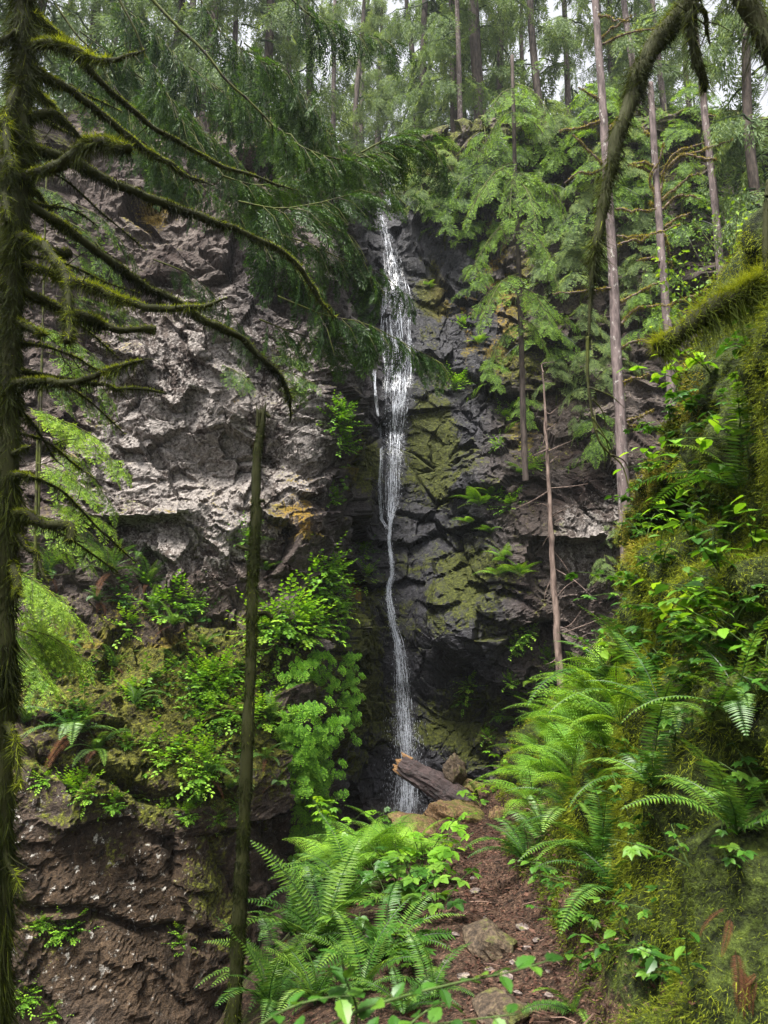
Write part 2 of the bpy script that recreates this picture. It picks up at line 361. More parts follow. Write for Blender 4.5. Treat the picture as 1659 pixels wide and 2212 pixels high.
g = NG('pool_water'); n1 = g.noise(g.coord(), 8, 4); g.done(g.bsdf((.02, .022, .02), .08, g.bump(n1, .4, .03), .6))

# ------------------------------------------------------------------ the cliff round the gorge (one sheet that runs on as the forest floor above the rim)
SX = [-22, -14, -8, -5.5, -3.8, -2.4, -1.3, -0.75, 0.3, 1.2, 2.2, 3.4, 5.0, 7.5, 12, 22]
ROWS = [  # z level, then y at each station
 (-6.5, [8.0, 9.3, 10.0, 10.3, 10.9, 11.8, 13.3, 15.95, 17.15, 17.1, 16.8, 16.4, 16.0, 15.5, 14.5, 12.0]),
 (-3.0, [8.2, 9.6, 10.3, 10.7, 11.3, 12.2, 13.8, 16.45, 17.35, 17.3, 17.0, 16.6, 16.2, 15.6, 14.5, 12.0]),
 (-0.4, [8.4, 9.9, 10.7, 11.1, 11.7, 12.6, 14.2, 16.85, 17.45, 17.4, 17.1, 16.7, 16.3, 15.7, 14.6, 12.0]),
 (1.4, [10.0, 11.3, 12.2, 12.6, 13.0, 13.5, 14.6, 16.95, 17.55, 17.4, 17.0, 16.6, 16.4, 15.8, 14.7, 12.0]),
 (3.0, [11.3, 12.6, 13.4, 13.8, 14.0, 14.2, 14.9, 17.15, 17.75, 17.6, 16.9, 16.5, 16.5, 15.9, 14.8, 12.0]),
 (5.8, [12.0, 13.3, 14.1, 14.3, 14.4, 14.7, 15.3, 17.45, 18.05, 18.0, 17.3, 16.7, 16.8, 16.2, 15.0, 12.2]),
 (7.0, [12.3, 13.6, 14.4, 14.6, 14.7, 14.9, 15.5, 17.65, 18.25, 18.3, 18.1, 17.8, 17.6, 16.9, 15.6, 12.6]),
 (9.5, [13.0, 14.3, 15.0, 15.1, 15.1, 15.3, 15.9, 18.05, 18.65, 18.8, 18.8, 18.5, 18.2, 17.6, 16.2, 13.0]),
 (12., [13.6, 15.0, 15.7, 15.8, 15.8, 16.0, 16.6, 18.65, 19.15, 19.4, 19.5, 19.2, 18.8, 18.2, 16.8, 13.6]),
 (14.6, [14.6, 16.0, 16.8, 17.0, 17.0, 17.2, 17.8, 19.55, 19.85, 20.1, 20.2, 19.9, 19.4, 18.8, 17.4, 14.4]),
 (16.2, [17, 18.5, 19, 19, 19, 19.3, 20, 21, 23.5, 21.6, 21.3, 21, 20.4, 19.8, 18.4, 16]),
 (17.4, [30]*16), (19, [55]*16), (22, [95]*16)]
nS, nR = len(SX), len(ROWS)
CY = np.array([r[1] for r in ROWS], float); CZ = np.array([[r[0]]*nS for r in ROWS], float)
CZ[9:11, 8] -= .5; CZ[10, 8] -= .6; CZ[9:12, 9:14] += .9; CZ[9:12, 11] += .4
def dense(vals, step):
    """index positions so that neighbouring samples lie about `step` apart (step per interval)"""
    out = []
    for i in range(len(vals)-1):
        n = max(2, int(round(abs(vals[i+1]-vals[i])/step[i]))); out.append(i+np.arange(n)/n)
    return np.append(np.concatenate(out), len(vals)-1.0001)
ss = dense(SX, [.5, .2, .05, .04, .033, .028, .018, .024, .024, .028, .032, .04, .06, .2, .5])
rz = [-6.5, -3, -.4, 2, 3.9, 6.7, 8.5, 11, 13.5, 16.2, 19, 32, 57, 97]
tt = dense(rz, [.06, .038, .038, .036, .036, .036, .036, .045, .05, .08, .5, 2, 4])
XX = crom(np.array(SX, float)[:, None], ss)[:, 0]
def net(C): return crom(crom(C, tt).T, ss).T
Yg, Zg = net(CY), net(CZ); Xg = np.broadcast_to(XX[None], Yg.shape)
P0 = np.stack((Xg, Yg, Zg), -1)
du = np.gradient(P0, axis=1); dv = np.gradient(P0, axis=0); NRM = unit(np.cross(du, dv)); NRM[NRM[..., 1] > 0.9] *= -1
NRM = np.where((NRM[..., 1:2] > 0) & (NRM[..., 2:3] < .3), -NRM, NRM)
H, W_ = P0.shape[:2]; Pf = P0.reshape(-1, 3)
wp = Pf + .18*np.stack([fbm(Pf*.8, 3, 31+k) for k in range(3)], 1)
ca, sa = math.cos(.5), math.sin(.5)                       # the rock breaks along beds that dip to the right
wr = np.stack((wp[:, 0]*ca-wp[:, 2]*sa, wp[:, 1], wp[:, 0]*sa+wp[:, 2]*ca), 1)
F1, F2, off, R = worley(wr*np.array((.55, .5, .8)), 3)
tilt = (R[:, :3]-.5)*2; d = .55*((R[:, 3]-.5)*.9 + (off*tilt).sum(1)*1.3)
d -= .30*np.clip(1-(F2-F1)/.07, 0, 1)*np.clip(fbm(Pf*.6, 2, 44)*1.6, 0, 1)
F1, F2, off, R = worley(wr*np.array((1.7, 1.5, 2.3))+5, 9)
d += .17*((R[:, 3]-.5)*1.2 + (off*(R[:, :3]-.5)*2).sum(1)*1.3) - .10*np.clip(1-(F2-F1)/.09, 0, 1)*np.clip(fbm(Pf*1.1, 2, 45)*1.5, 0, 1)
F1, F2, off, R = worley(wr*np.array((5.2, 4.2, 7.0))+9, 15)
d += .045*((R[:, 3]-.5)*1.2 + (off*(R[:, :3]-.5)*2).sum(1)*1.4)
d += .30*fbm(Pf*.45, 3, 50) + .025*fbm(wr*np.array((3, 3, 9)), 4, 60, .6) - .05*np.abs(fbm(wr*np.array((1.2, 1.2, 2.2)), 4, 66, .55))
pxg, pyg, _ = proj(Pf)
def blob(cx, cy, rx, ry): return np.exp(-((pxg-cx)/rx)**2-((pyg-cy)/ry)**2)
# hand-placed shelves, buttresses and hollows
d += .9*blob(700, 900, 55, 190) + .2*blob(420, 1050, 150, 200) + .5*blob(640, 560, 140, 120) - .7*blob(470, 1000, 90, 60)
d += .8*blob(960, 1330, 90, 110) + .5*blob(1090, 1330, 60, 70) - .3*blob(985, 1480, 60, 40) + .45*blob(960, 1620, 130, 60) - .5*blob(800, 1190, 40, 70) + .55*blob(735, 1400, 60, 120) + .4*blob(790, 1480, 35, 150)
d -= .55*np.exp(-((pyg-(1690+.16*(pxg-200)+14*np.sin(pxg/45)))/16)**2)*np.clip((520-pxg)/60, 0, 1)*np.clip((pxg-150)/80, 0, 1)      # long cracks across the lower slab
d -= .40*np.exp(-((pyg-(1965+.17*(pxg-100)+10*np.sin(pxg/38)))/10)**2)*np.clip((540-pxg)/60, 0, 1)*np.clip((pxg-20)/60, 0, 1)
d = d*np.clip((26-Pf[:, 1])/4, 0.1, 1)
slab = np.clip((pyg-1700)/60, 0, 1)*np.clip((600-pxg)/60, 0, 1); d *= (1-.5*slab); wetw = np.exp(-((pxg-880)/110)**2)*np.clip((pyg-420)/60, 0, 1); d *= 1-.55*wetw
d *= .85
Pc = Pf + NRM.reshape(-1, 3)*d[:, None]*np.array((1, 1, .8))
Pc[:, 2] += .4*fbm(Pf*.35, 2, 71)*np.clip((Pf[:, 2]-14)/2, 0, 1)
CLIFF = Pc
i = np.arange(H-1)[:, None]*W_; j = np.arange(W_-1)[None]
Q = np.stack((i+j, i+j+1, i+W_+j+1, i+W_+j), -1).reshape(-1, 4)
mb = MB(); mb.add(Pc, Q); me = mb.mesh('cliff', 'cliff_rock', False)
G = Pc.reshape(H, W_, 3); CN = unit(np.cross(np.gradient(G, axis=1), np.gradient(G, axis=0))); CN[CN[..., 1] > 0] *= 1
CN = np.where((CN[..., 1:2] > 0) & (CN[..., 2:3] < 0.2), -CN, CN).reshape(-1, 3)
pxg, pyg, kz = proj(Pc); CPX, CPY, CPK = pxg, pyg, kz
up = np.clip(CN[:, 2], 0, 1)
A = lambda name, v: me.attributes.new(name, 'FLOAT', 'POINT').data.foreach_set('value', np.clip(v, 0, 1).astype(np.float32))
nz = fbm(Pc*.7, 3, 80); nz2 = fbm(Pc*1.8, 3, 85)
wetv = np.exp(-((pxg-(905+.02*(pyg-900)))/(165+25*nz))**2)*np.clip((1800-pyg)/80, 0, 1)*np.clip((pyg-380)/80, 0, 1)*1.25 + .8*blob(1010, 760, 90, 160) + .6*blob(1000, 1350, 130, 250)
wetv += .75*blob(760, 1500, 60, 250) + .45*blob(560, 620, 90, 120)
A('wet', wetv)
ledge = 1.05*blob(330, 1480, 330, 150) + .5*blob(520, 1650, 120, 80) + .35*blob(250, 1640, 200, 70)
mossv = .85*ledge + 1.0*blob(930, 960, 55, 110) + .75*blob(930, 640, 30, 90) + .85*blob(790, 1010, 38, 75) + .6*blob(1000, 1260, 120, 150) + .75*blob(780, 1450, 60, 200) + .7*blob(1000, 1560, 140, 90) + .35*blob(230, 1800, 40, 120) + .3*blob(420, 1900, 80, 140) + .55*blob(1110, 700, 90, 250) + .5*blob(650, 1130, 60, 60) + .75*blob(330, 470, 50, 45) + .5*blob(300, 1650, 120, 30) + .45*blob(280, 1740, 260, 70) + .3*blob(480, 1900, 60, 200)
mossv += .5*np.clip((7.2-Pc[:, 1]*.0)*0+(Pc[:, 2]-13)/3, 0, 1) + up*.28 - .0 + .26*nz2
A('moss', mossv)
A('gold', blob(660, 1120, 60, 70)+blob(640, 1660, 45, 60)*.0+1.2*blob(1040, 640, 70, 130)+.9*blob(330, 475, 60, 50)+.8*blob(500, 870, 70, 35)+blob(580, 1880, 50, 60)*.6+np.clip(nz*.9, 0, .7)*(pxg < 780)*(pyg < 1400)+.7*blob(1160, 920, 60, 60)+.10*ledge)
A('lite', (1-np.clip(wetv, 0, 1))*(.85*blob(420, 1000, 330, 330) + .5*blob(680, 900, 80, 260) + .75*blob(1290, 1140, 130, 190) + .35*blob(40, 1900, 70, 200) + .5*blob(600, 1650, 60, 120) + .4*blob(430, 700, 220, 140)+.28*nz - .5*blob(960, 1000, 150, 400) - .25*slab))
A('brown', np.clip(1.2*blob(250, 2000, 480, 330) + .9*ledge + .25*nz + .5*blob(1100, 1150, 120, 300), 0, 1))
A('spots', np.clip(blob(150, 1880, 200, 260)+.35*blob(420, 1850, 260, 300), 0, 1))
cliff = tag(obj('cliff', me), 'lichen-grey and wet dark rock walls of the gorge round the waterfall', None, None, 'structure')

def hit(px, py, rad=7):
    """point and normal of the cliff seen in that direction"""
    m = (np.abs(CPX-px) < rad) & (np.abs(CPY-py) < rad) & (CPK > 1)
    if not m.any(): return hit(px, py, rad*2) if rad < 60 else (at(px, py, 16.0), np.array((0, -1., .3)))
    k = np.nonzero(m)[0]; k = k[CPK[k] < CPK[k].min()+.8]; k = k[np.argmin((CPX[k]-px)**2+(CPY[k]-py)**2)]; return Pc[k].copy(), CN[k].copy()

# ------------------------------------------------------------------ the ridge with the trail and the steep bank
GY = [-3, 0.5, 3, 5, 6.5, 7.5, 8.5, 9.5, 10.5, 13, 17, 24]
r0 = [(-4, -5), (-2.0, -2.5), (-.95, -.4), (.1, -.02), (.5, 0), (1.0, .05), (1.5, .4), (2.0, 1.6), (2.3, 2.5), (2.6, 3.3), (3.4, 4.6), (10, 7)]
GC = [r0, r0,
 [(-4, -5), (-2, -2.5), (-.9, -.35), (.2, -.02), (.5, 0), (.80, .05), (.98, .35), (1.35, 1.5), (1.62, 2.4), (1.9, 3.3), (2.9, 4.7), (10, 7.5)],
 [(-4.2, -5), (-2.2, -2.6), (-1., -.5), (.32, -.02), (.6, 0), (.9, .05), (1.2, .35), (1.75, 1.5), (2.15, 2.6), (2.5, 3.7), (3.3, 4.9), (10, 8)],
 [(-4, -5.2), (-2.2, -2.8), (-.8, -.5), (.45, 0), (.66, 0), (.88, .06), (1.25, .35), (2.0, 1.4), (2.7, 2.35), (2.6, 3.2), (3.2, 4.3), (10, 8)],
 [(-4, -5.2), (-2.2, -3), (-.6, -.5), (.6, .02), (.85, .03), (1.1, .1), (1.45, .35), (2.1, 1.2), (2.8, 2.1), (2.75, 2.95), (3.2, 3.75), (10, 7.5)],
 [(-4, -5.3), (-2.2, -3.2), (-.5, -.7), (.5, 0), (.85, .05), (1.1, .15), (1.4, .4), (1.95, 1.1), (2.45, 1.9), (2.85, 2.4), (3.5, 2.9), (10, 6.5)],
 [(-4, -5.4), (-2.2, -3.5), (-.4, -1.4), (.3, -.3), (.8, 0), (1.1, .15), (1.4, .4), (1.8, .8), (2.3, 1.2), (2.9, 1.6), (3.6, 2.1), (10, 5.5)],
 [(-4, -5.4), (-2.2, -4), (-.5, -2.6), (.3, -1.6), (.8, -1), (1.2, -.6), (1.6, -.2), (2.1, .1), (2.7, .5), (3.4, .9), (4.2, 1.4), (10, 4.5)],
 [(-6, -5.4), (-3, -5.1), (-.8, -4.7), (.2, -4.2), (.8, -3.8), (1.4, -3.3), (2, -2.7), (2.7, -2), (3.4, -1.4), (4.2, -.8), (5, 0), (11, 3)],
 [(-8, -5.3), (-4, -5.3), (-1.5, -5.2), (0, -5.2), (.8, -5.1), (1.6, -5), (2.4, -4.8), (3.2, -4.6), (4, -4.4), (5, -4), (6.5, -3), (12, 1)],
 [(-9, -5), (-5, -5), (-2, -5), (0, -5), (1, -5), (2, -5), (3, -5), (4, -5), (5, -4.6), (6.5, -4.2), (8, -3), (13, 1)]]
GC = np.array(GC, float); gt = dense(GY, [.35, .06, .05, .04, .036, .034, .034, .036, .06, .2, .5]); gs = dense([0, 2.5, 4.4, 5.5, 6, 6.5, 7.2, 8.4, 9.5, 10.5, 12, 19], [.16, .09, .04, .03, .03, .036, .036, .036, .036, .06, .5])
gg = crom(GC, gt); gg = np.stack([crom(gg[k], gs) for k in range(len(gg))]); gyv = crom(np.array(GY, float)[:, None], gt)[:, 0]
GP = np.stack((gg[..., 0], np.broadcast_to(gyv[:, None], gg.shape[:2]), gg[..., 1]), -1)
gN = unit(np.cross(np.gradient(GP, axis=1), np.gradient(GP, axis=0))); gN *= np.where(gN[..., 2:3] < -.4, -1, 1)
gf = GP.reshape(-1, 3); on_path = np.exp(-((gs-4)/.95)**2)[None]*np.clip((9.6-gyv)/.6, 0, 1)[:, None]; bankf = np.clip((gs-5.3)/.8, 0, 1)[None]*np.ones((len(gyv), 1))
dd = .22*fbm(gf*1.1, 4, 91)+.06*fbm(gf*4, 4, 95, .65)
F1, F2, off, R = worley(gf*np.array((2.4, 2.4, 2.0)), 21); lump = np.clip(.75-F1, 0, 1)*.16
amt = (.25+.95*bankf-.12*on_path).reshape(-1)
gpx, gpy, _ = proj(gf)
hollow = np.exp(-((gpx-1500)/130)**2-((gpy-1120)/70)**2)*.25 + np.exp(-((gpx-1290)/40)**2-((gpy-1500)/60)**2)*.2
Gq = gf + gN.reshape(-1, 3)*(amt*(dd+lump*bankf.reshape(-1)) - hollow*bankf.reshape(-1))[:, None]
Gq[:, 2] += .03*fbm(gf*7, 2, 99)*on_path.reshape(-1)
gh, gw = GP.shape[:2]; GRID = Gq.reshape(gh, gw, 3)
GN = unit(np.cross(np.gradient(GRID, axis=1), np.gradient(GRID, axis=0))); GN *= np.where(GN[..., 2:3] < -.5, -1, 1); GN = GN.reshape(-1, 3)
GPX, GPY, GPK = proj(Gq)
i = np.arange(gh-1)[:, None]*gw; j = np.arange(gw-1)[None]; GQ = np.stack((i+j, i+j+1, i+gw+j+1, i+gw+j), -1)
gmoss = np.clip(bankf*.8+.35*(gs < 2.6)[None] + .12*(1-on_path)-.55*on_path, 0, 1).reshape(-1) + .25*fbm(gf*.9, 2, 103)
def ground_piece(name, mask, label):
    q = GQ[:, mask].reshape(-1, 4); u, inv = np.unique(q, return_inverse=True)
    m = MB(); m.add(Gq[u], inv.reshape(-1, 4)); me = m.mesh(name, 'soil', True)
    me.attributes.new('moss', 'FLOAT', 'POINT').data.foreach_set('value', np.clip(gmoss[u], 0, 1).astype(np.float32))
    return tag(obj(name, me), label, None, None, 'structure')
gsm = gs[:-1]
ground_piece('slope', gsm < 2.9, 'dark mossy slope falling from the trail into the gorge')
ground_piece('path', (gsm >= 2.9) & (gsm < 5.35), 'narrow red-brown earth trail leading to the boulder and log')
ground_piece('bank', gsm >= 5.35, 'steep moss-covered bank rising beside the trail')
def ghit(px, py, rad=9):
    m = (np.abs(GPX-px) < rad) & (np.abs(GPY-py) < rad) & (GPK > 1)
    if not m.any(): return ghit(px, py, rad*2) if rad < 70 else (at(px, py, 7.0), np.array((-.7, 0, .7)))
    k = np.nonzero(m)[0]; k = k[GPK[k] < GPK[k].min()+.35]; k = k[np.argmin((GPX[k]-px)**2+(GPY[k]-py)**2)]; return Gq[k].copy(), GN[k].copy()
m = MB(); m.add([(-9, 8, -4.95), (9, 8, -4.95), (9, 20, -4.95), (-9, 20, -4.95)], [(0, 1, 2, 3)])
tag(m.build('stream_water', 'pool_water'), 'dark stream pool at the foot of the waterfall', None, None, 'structure')

# ------------------------------------------------------------------ waterfall
R_ = np.random.default_rng(11)
fall = [(814, 440, 10), (824, 470, 16), (836, 510, 26), (846, 560, 38), (852, 610, 52), (858, 670, 62), (860, 740, 66), (860, 800, 70), (858, 860, 66), (854, 920, 50), (852, 980, 42), (852, 1040, 40), (848, 1090, 32), (843, 1130, 11), (840, 1165, 12), (845, 1200, 11), (848, 1240, 11), (840, 1265, 15), (839, 1290, 18), (845, 1325, 20), (851, 1355, 21), (860, 1385, 23), (866, 1440, 32), (870, 1500, 40), (874, 1560, 42), (878, 1620, 44), (878, 1690, 48), (876, 1760, 54)]
fall = np.array(fall, float)
fy = np.linspace(440, 1760, 180); fx = np.interp(fy, fall[:, 1], fall[:, 0]); fw = np.interp(fy, fall[:, 1], fall[:, 2])
fd = np.zeros(180)
for k in range(180):
    ds = [hit(fx[k]+o*fw[k]*.4, fy[k], 9)[0][1] for o in (-1, 0, 1)]; fd[k] = min(ds)+.05
fd = np.convolve(np.pad(fd, 4, 'edge'), np.ones(9)/9, 'valid'); fd = np.minimum.reduce([np.roll(fd, q) for q in (-3, -2, -1, 0, 1, 2, 3)]); fd[:4] = fd[4]; fd[-4:] = fd[-5]; fd -= .10
def fallpt(f, lat, out=0.0):
    """f along the fall 0..1, lat across it -1..1"""
    y = 440+1320*f; x = np.interp(y, fy, fx)+lat*np.interp(y, fy, fw)*.5; dep = np.interp(y, fy, fd)-out
    u = (x-829.5)/829.5*.5; v = (1106-y)/1106*.6667; dr = np.stack((u, FWD[1]+UPV[1]*v, FWD[2]+UPV[2]*v), -1)
    return CAM+dr*(dep/dr[..., 1])[..., None]
mv = MB(); mw = MB(); nlat = 13; ff = np.linspace(0, 1, 260); la = np.linspace(-1.15, 1.15, nlat)
FF, LA = np.meshgrid(ff, la, indexing='ij'); wob = .06*fbm(np.stack((LA*3, FF*60, FF*0), -1).reshape(-1, 3), 2, 7).reshape(FF.shape)
V = fallpt(FF, LA, .03+wob*.6)
i = np.arange(259)[:, None]*nlat; j = np.arange(nlat-1)[None]; mv.add(V.reshape(-1, 3), np.stack((i+j, i+j+1, i+nlat+j+1, i+nlat+j), -1).reshape(-1, 4))
for k in range(950):
    f0 = R_.random()**.62; ln = R_.uniform(.012, .09); n = max(6, int(ln*170)); f = np.linspace(f0, min(1, f0+ln), n)
    dens = np.interp(440+1320*f0, [440, 700, 860, 1100, 1250, 1400, 1760], [.9, .9, .9, .7, .55, .6, .9])
    lat = np.clip(R_.normal()*.42, -.95, .95)+.05*np.sin(f*R_.uniform(20, 60)+k)+np.cumsum(R_.normal(size=n))*.02
    p = fallpt(f, lat, .05+R_.random()*.08); w = R_.uniform(.0025, .011)*np.sin(np.linspace(.15, math.pi-.15, n))*(1+.5*R_.normal(size=n).clip(-1, 1))*dens
    q = np.concatenate((p-np.array((1, 0, 0))*w[:, None], p+np.array((1, 0, 0))*w[:, None])); a = np.arange(n-1)
    mw.add(q, np.stack((a, a+1, a+n+1, a+n), 1), tint=np.clip(R_.uniform(.25, .75)+.45*fbm(np.stack((f[:-1]*90, f[:-1]*0+k*3.7, f[:-1]*0), 1), 3, 8), 0, 1))
def strand(pl, ww, cnt):
    for _ in range(cnt):
        c = smooth_line([at(x+R_.normal()*2.5, y, hit(x, y, 9)[0][1]-.12) for x, y in pl], 50)+R_.normal(size=3)*.015; w = ww*np.abs(1+.5*R_.normal(size=50))
        q = np.concatenate((c-np.array((1, 0, 0))*w[:, None], c+np.array((1, 0, 0))*w[:, None])); a = np.arange(49); mw.add(q, np.stack((a, a+1, a+51, a+50), 1), tint=R_.uniform(.4, 1))
strand([(808, 800), (812, 860), (820, 920), (823, 980), (820, 1042), (823, 1090), (826, 1121), (838, 1141)], .004, 9)
strand([(882, 690), (884, 760), (880, 820), (868, 880)], .004, 8); strand([(832, 640), (828, 720), (836, 800)], .004, 7)
n = 2600; f = np.where(R_.random(n) < .3, .84+.16*R_.random(n), R_.random(n)**.8); p = fallpt(f, R_.normal(size=n)*np.where(f > .84, .95, .6), .05+R_.random(n)*.35)
add_blades(mw, p, np.tile((0, 0, -1.), (n, 1)), np.tile((1., 0, 0), (n, 1)), R_.uniform(.015, .06, n), R_.uniform(.004, .010, n), .95)
wf = tag(obj('waterfall', mw.mesh('waterfall', 'water_strand', True)), 'thin white waterfall running down the dark wet rock cleft', None, None, 'structure')
me = mv.mesh('veil', 'water_veil', True); me.attributes.new('veil', 'FLOAT', 'POINT').data.foreach_set('value', (np.clip(1.25-np.abs(LA)*1.1, 0, 1)).ravel().astype(np.float32)); obj('veil', me, wf)

# ------------------------------------------------------------------ mossy limbs
def px_line(pl, d0, d1, n):
    """smooth line through view directions, depth going from d0 to d1"""
    pl = np.array(pl, float); t = np.linspace(0, 1, len(pl)); P = np.array([at(x, y, d0+(d1-d0)*k) for (x, y), k in zip(pl, t)]); return smooth_line(P, n)
def moss_fur(mb, pts, rad, dens, r, lmin=.012, lhang=.06, wid=.0035, boost=0.0):
    """short moss on top, hanging strands below; returns a count"""
    seg = np.linalg.norm(np.diff(pts, axis=0), axis=1); area = (seg*(rad[:-1]+rad[1:])*math.pi); w8 = area*np.clip(.55+.9*fbm(pts[:-1]*11, 2, 33), .12, 1.4); cnt = int(area.sum()*dens)
    k = r.choice(len(seg), cnt, p=w8/w8.sum()); f = r.random(cnt); c = pts[k]+(pts[k+1]-pts[k])*f[:, None]; rr = rad[k]*(1-f)+rad[k+1]*f
    T, A, B = frames(pts); a = r.random(cnt)*2*math.pi; o = A[k]*np.cos(a)[:, None]+B[k]*np.sin(a)[:, None]
    steep = np.abs(T[k, 2]); und = np.clip(-o[:, 2], 0, 1); und = np.maximum(und, steep*.75)
    L = lmin*(.6+r.random(cnt)*1.3)+und*lhang*r.random(cnt)**2.2*(1+fbm(c*3.1, 2, 5)*.8)
    D = unit(o*(1.0-.55*und)[:, None]+np.array((0, 0, -1.))*(und*1.5)[:, None]+r.normal(size=(cnt, 3))*.35+np.array((0, 0, .25))*(1-und)[:, None])
    S = unit(np.cross(D, r.normal(size=(cnt, 3)))); p = c+o*rr[:, None]*.9
    tint = np.clip(.30+boost+.68*np.clip(o[:, 2], 0, 1)+fbm(c*4, 2, 9)*.2+r.normal(size=cnt)*.14, 0, 1)  # top-lit rim painted in: tint rises where blades face up
    add_blades(mb, p, D, S, np.maximum(L, .006), wid*(.7+r.random(cnt)*.8), tint); return cnt
def px_rad(wpx, depth): return wpx/1659*depth*.5
MOSSY = np.random.default_rng(21)
def mossy_limb(parent, pl, w0, w1, d0, d1, dens=24000, hang=.06, name='branch', n=None, mat='bark_moss', fur='moss_strand', blunt=False, boost=0.0):
    n = n or max(14, len(pl)*7); pts = px_line(pl, d0, d1, n); t = np.linspace(0, 1, n)
    w = w0+(w1-w0)*t; dep = d0+(d1-d0)*t; rad = px_rad(w, dep)*.76*(1+.2*fbm(pts*9, 2, len(parent.children)*3)); 
    if not blunt: rad = rad*np.clip((1-t)*7+.25, 0, 1)
    if name == 'branch': pts = pts+.05*rad.mean()/.02*.25*np.stack([fbm(pts*7, 3, 60+q+len(parent.children)) for q in range(3)], 1)*np.clip(t*4, 0, 1)[:, None]
    m = MB(); add_tube(m, pts, rad, 8, .18, len(parent.children))
    if name == 'branch' and len(pl) > 3:
        for q in range(2+len(pl)//2):
            k = MOSSY.integers(n//4, n); e = pts[k]+unit(MOSSY.normal(size=3)*np.array((1, 1, .6))+np.array((.3, 0, -.35)))*MOSSY.uniform(.04, .17); mid = (pts[k]+e)/2+MOSSY.normal(size=3)*.012
            add_tube(m, np.array([pts[k], mid, e]), [.0035, .0028, .0014], 4, cap=False)
    b = m.build(name, mat, parent, True)
    if dens:
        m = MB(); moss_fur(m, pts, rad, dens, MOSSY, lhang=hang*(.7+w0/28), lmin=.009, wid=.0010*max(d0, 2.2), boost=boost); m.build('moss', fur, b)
    return b
def half(l): return [(x*.5, y*.5) for x, y in l]
def reg3(l): return [(x*.5, y*.5+737) for x, y in l]
def reg2(l): return [(x*.5+829.5, y*.5) for x, y in l]
def reg4(l): return [(x*.5+829.5, y*.5+737) for x, y in l]

t1 = thing('mossy_tree', at(0, 2300, 3.6), 'dark moss-draped tree trunk at the left edge with many bare furry branches', 'tree'); bpy.context.view_layer.update()
t1.location = (0, 0, 0)
mossy_limb(t1, [(52, -60), (48, 100), (44, 300), (36, 500), (24, 700), (20, 900), (14, 1200), (9, 1500), (4, 1800), (-4, 2260), (-8, 2500)], 68, 54, 3.6, 3.6, 22000, .055, 'trunk', 60, blunt=True)
LT = [  # pixels, widths, depth at end
 (half([(110, 205), (230, 185), (330, 215), (440, 260), (530, 255), (640, 218)]), 36, 9, 3.3),
 (half([(120, 290), (200, 335), (300, 390), (420, 480), (520, 560), (620, 640), (690, 690), (760, 730), (850, 775), (920, 800)]), 32, 9, 4.6),
 (half([(110, 20), (180, 90), (280, 180), (400, 310), (470, 390), (560, 460), (680, 560), (780, 615), (870, 670), (980, 730), (1100, 760), (1200, 800), (1290, 820)]), 24, 7, 5.0),
 (half([(90, 520), (200, 490), (260, 510), (310, 560), (370, 630)]), 38, 9, 3.9),
 (half([(80, 775), (190, 735), (290, 690), (380, 640), (470, 625), (552, 640)]), 32, 34, 3.1),
 (half([(100, 630), (230, 670), (320, 700), (370, 740), (450, 775), (560, 820), (640, 840), (740, 890), (860, 940), (950, 970), (1030, 990), (1120, 1040), (1200, 1080), (1280, 1150), (1340, 1220), (1390, 1300), (1450, 1370)]), 34, 12, 5.0),
 (half([(100, 870), (230, 950), (330, 1020), (420, 1090), (520, 1160), (600, 1220), (680, 1270), (770, 1310), (850, 1365), (930, 1400), (1030, 1450)])+reg3([(1060, 0), (1150, 90), (1210, 150), (1245, 230), (1250, 290), (1255, 350)]), 32, 13, 5.1),
 (half([(60, 1130), (180, 1170), (300, 1210), (420, 1250), (540, 1300), (680, 1330), (820, 1325), (985, 1292)]), 34, 16, 3.4),
 (half([(60, 1250), (180, 1290), (280, 1330), (400, 1380), (520, 1420), (672, 1432)]), 32, 22, 3.9),
 (half([(60, 1040), (110, 1020), (170, 1050), (220, 1100), (265, 1170), (290, 1250), (300, 1400), (290, 1480)]), 30, 24, 3.2),
 (half([(70, 960), (150, 1030), (220, 1080), (285, 1090)]), 28, 26, 3.9),
 (half([(95, 335), (60, 410), (35, 500), (25, 600), (38, 700), (28, 850), (40, 960)]), 34, 22, 3.3),
 (half([(60, 1380), (150, 1420), (195, 1445)]), 24, 18, 3.5),
 (half([(-40, 200), (20, 170), (70, 130)]), 26, 26, 3.5), (half([(140, 70), (200, 110), (300, 190)]), 28, 14, 4.1), (half([(110, 360), (190, 430), (240, 480)]), 26, 16, 4.2), (half([(90, 830), (160, 830), (215, 910)]), 18, 9, 4.0),
 (reg3([(20, 195), (150, 175), (270, 190), (400, 150), (500, 115), (620, 80)]), 34, 12, 3.3),
 (reg3([(60, 120), (250, 160), (440, 185), (500, 205), (600, 205), (720, 225)]), 14, 9, 4.3),
 (reg3([(60, 240), (90, 300), (110, 330), (150, 370), (200, 440), (250, 520)]), 16, 5, 3.9),
 (reg3([(20, 760), (110, 750), (190, 790), (290, 800), (292, 860)]), 30, 22, 3.4),
 (reg3([(20, 815), (90, 850), (120, 900), (160, 920), (180, 990), (215, 1045)]), 20, 8, 3.5),
 (reg3([(50, 950), (70, 1010), (78, 1100)]), 34, 20, 3.5), (reg3([(30, 500), (80, 480), (130, 455)]), 20, 8, 3.5), (reg3([(30, 580), (90, 575), (140, 580)]), 22, 14, 3.4)]
for k in range(12):
    y0 = 60+k*95+MOSSY.uniform(-25, 25); L_ = MOSSY.uniform(120, 330); s_ = MOSSY.uniform(.15, .75); LT.append(([(45, y0), (45+L_*.35, y0+L_*.35*s_*.6), (45+L_*.7, y0+L_*.7*s_), (45+L_, y0+L_*s_*1.1+MOSSY.uniform(-10, 30))], 9, 4, 4.3))
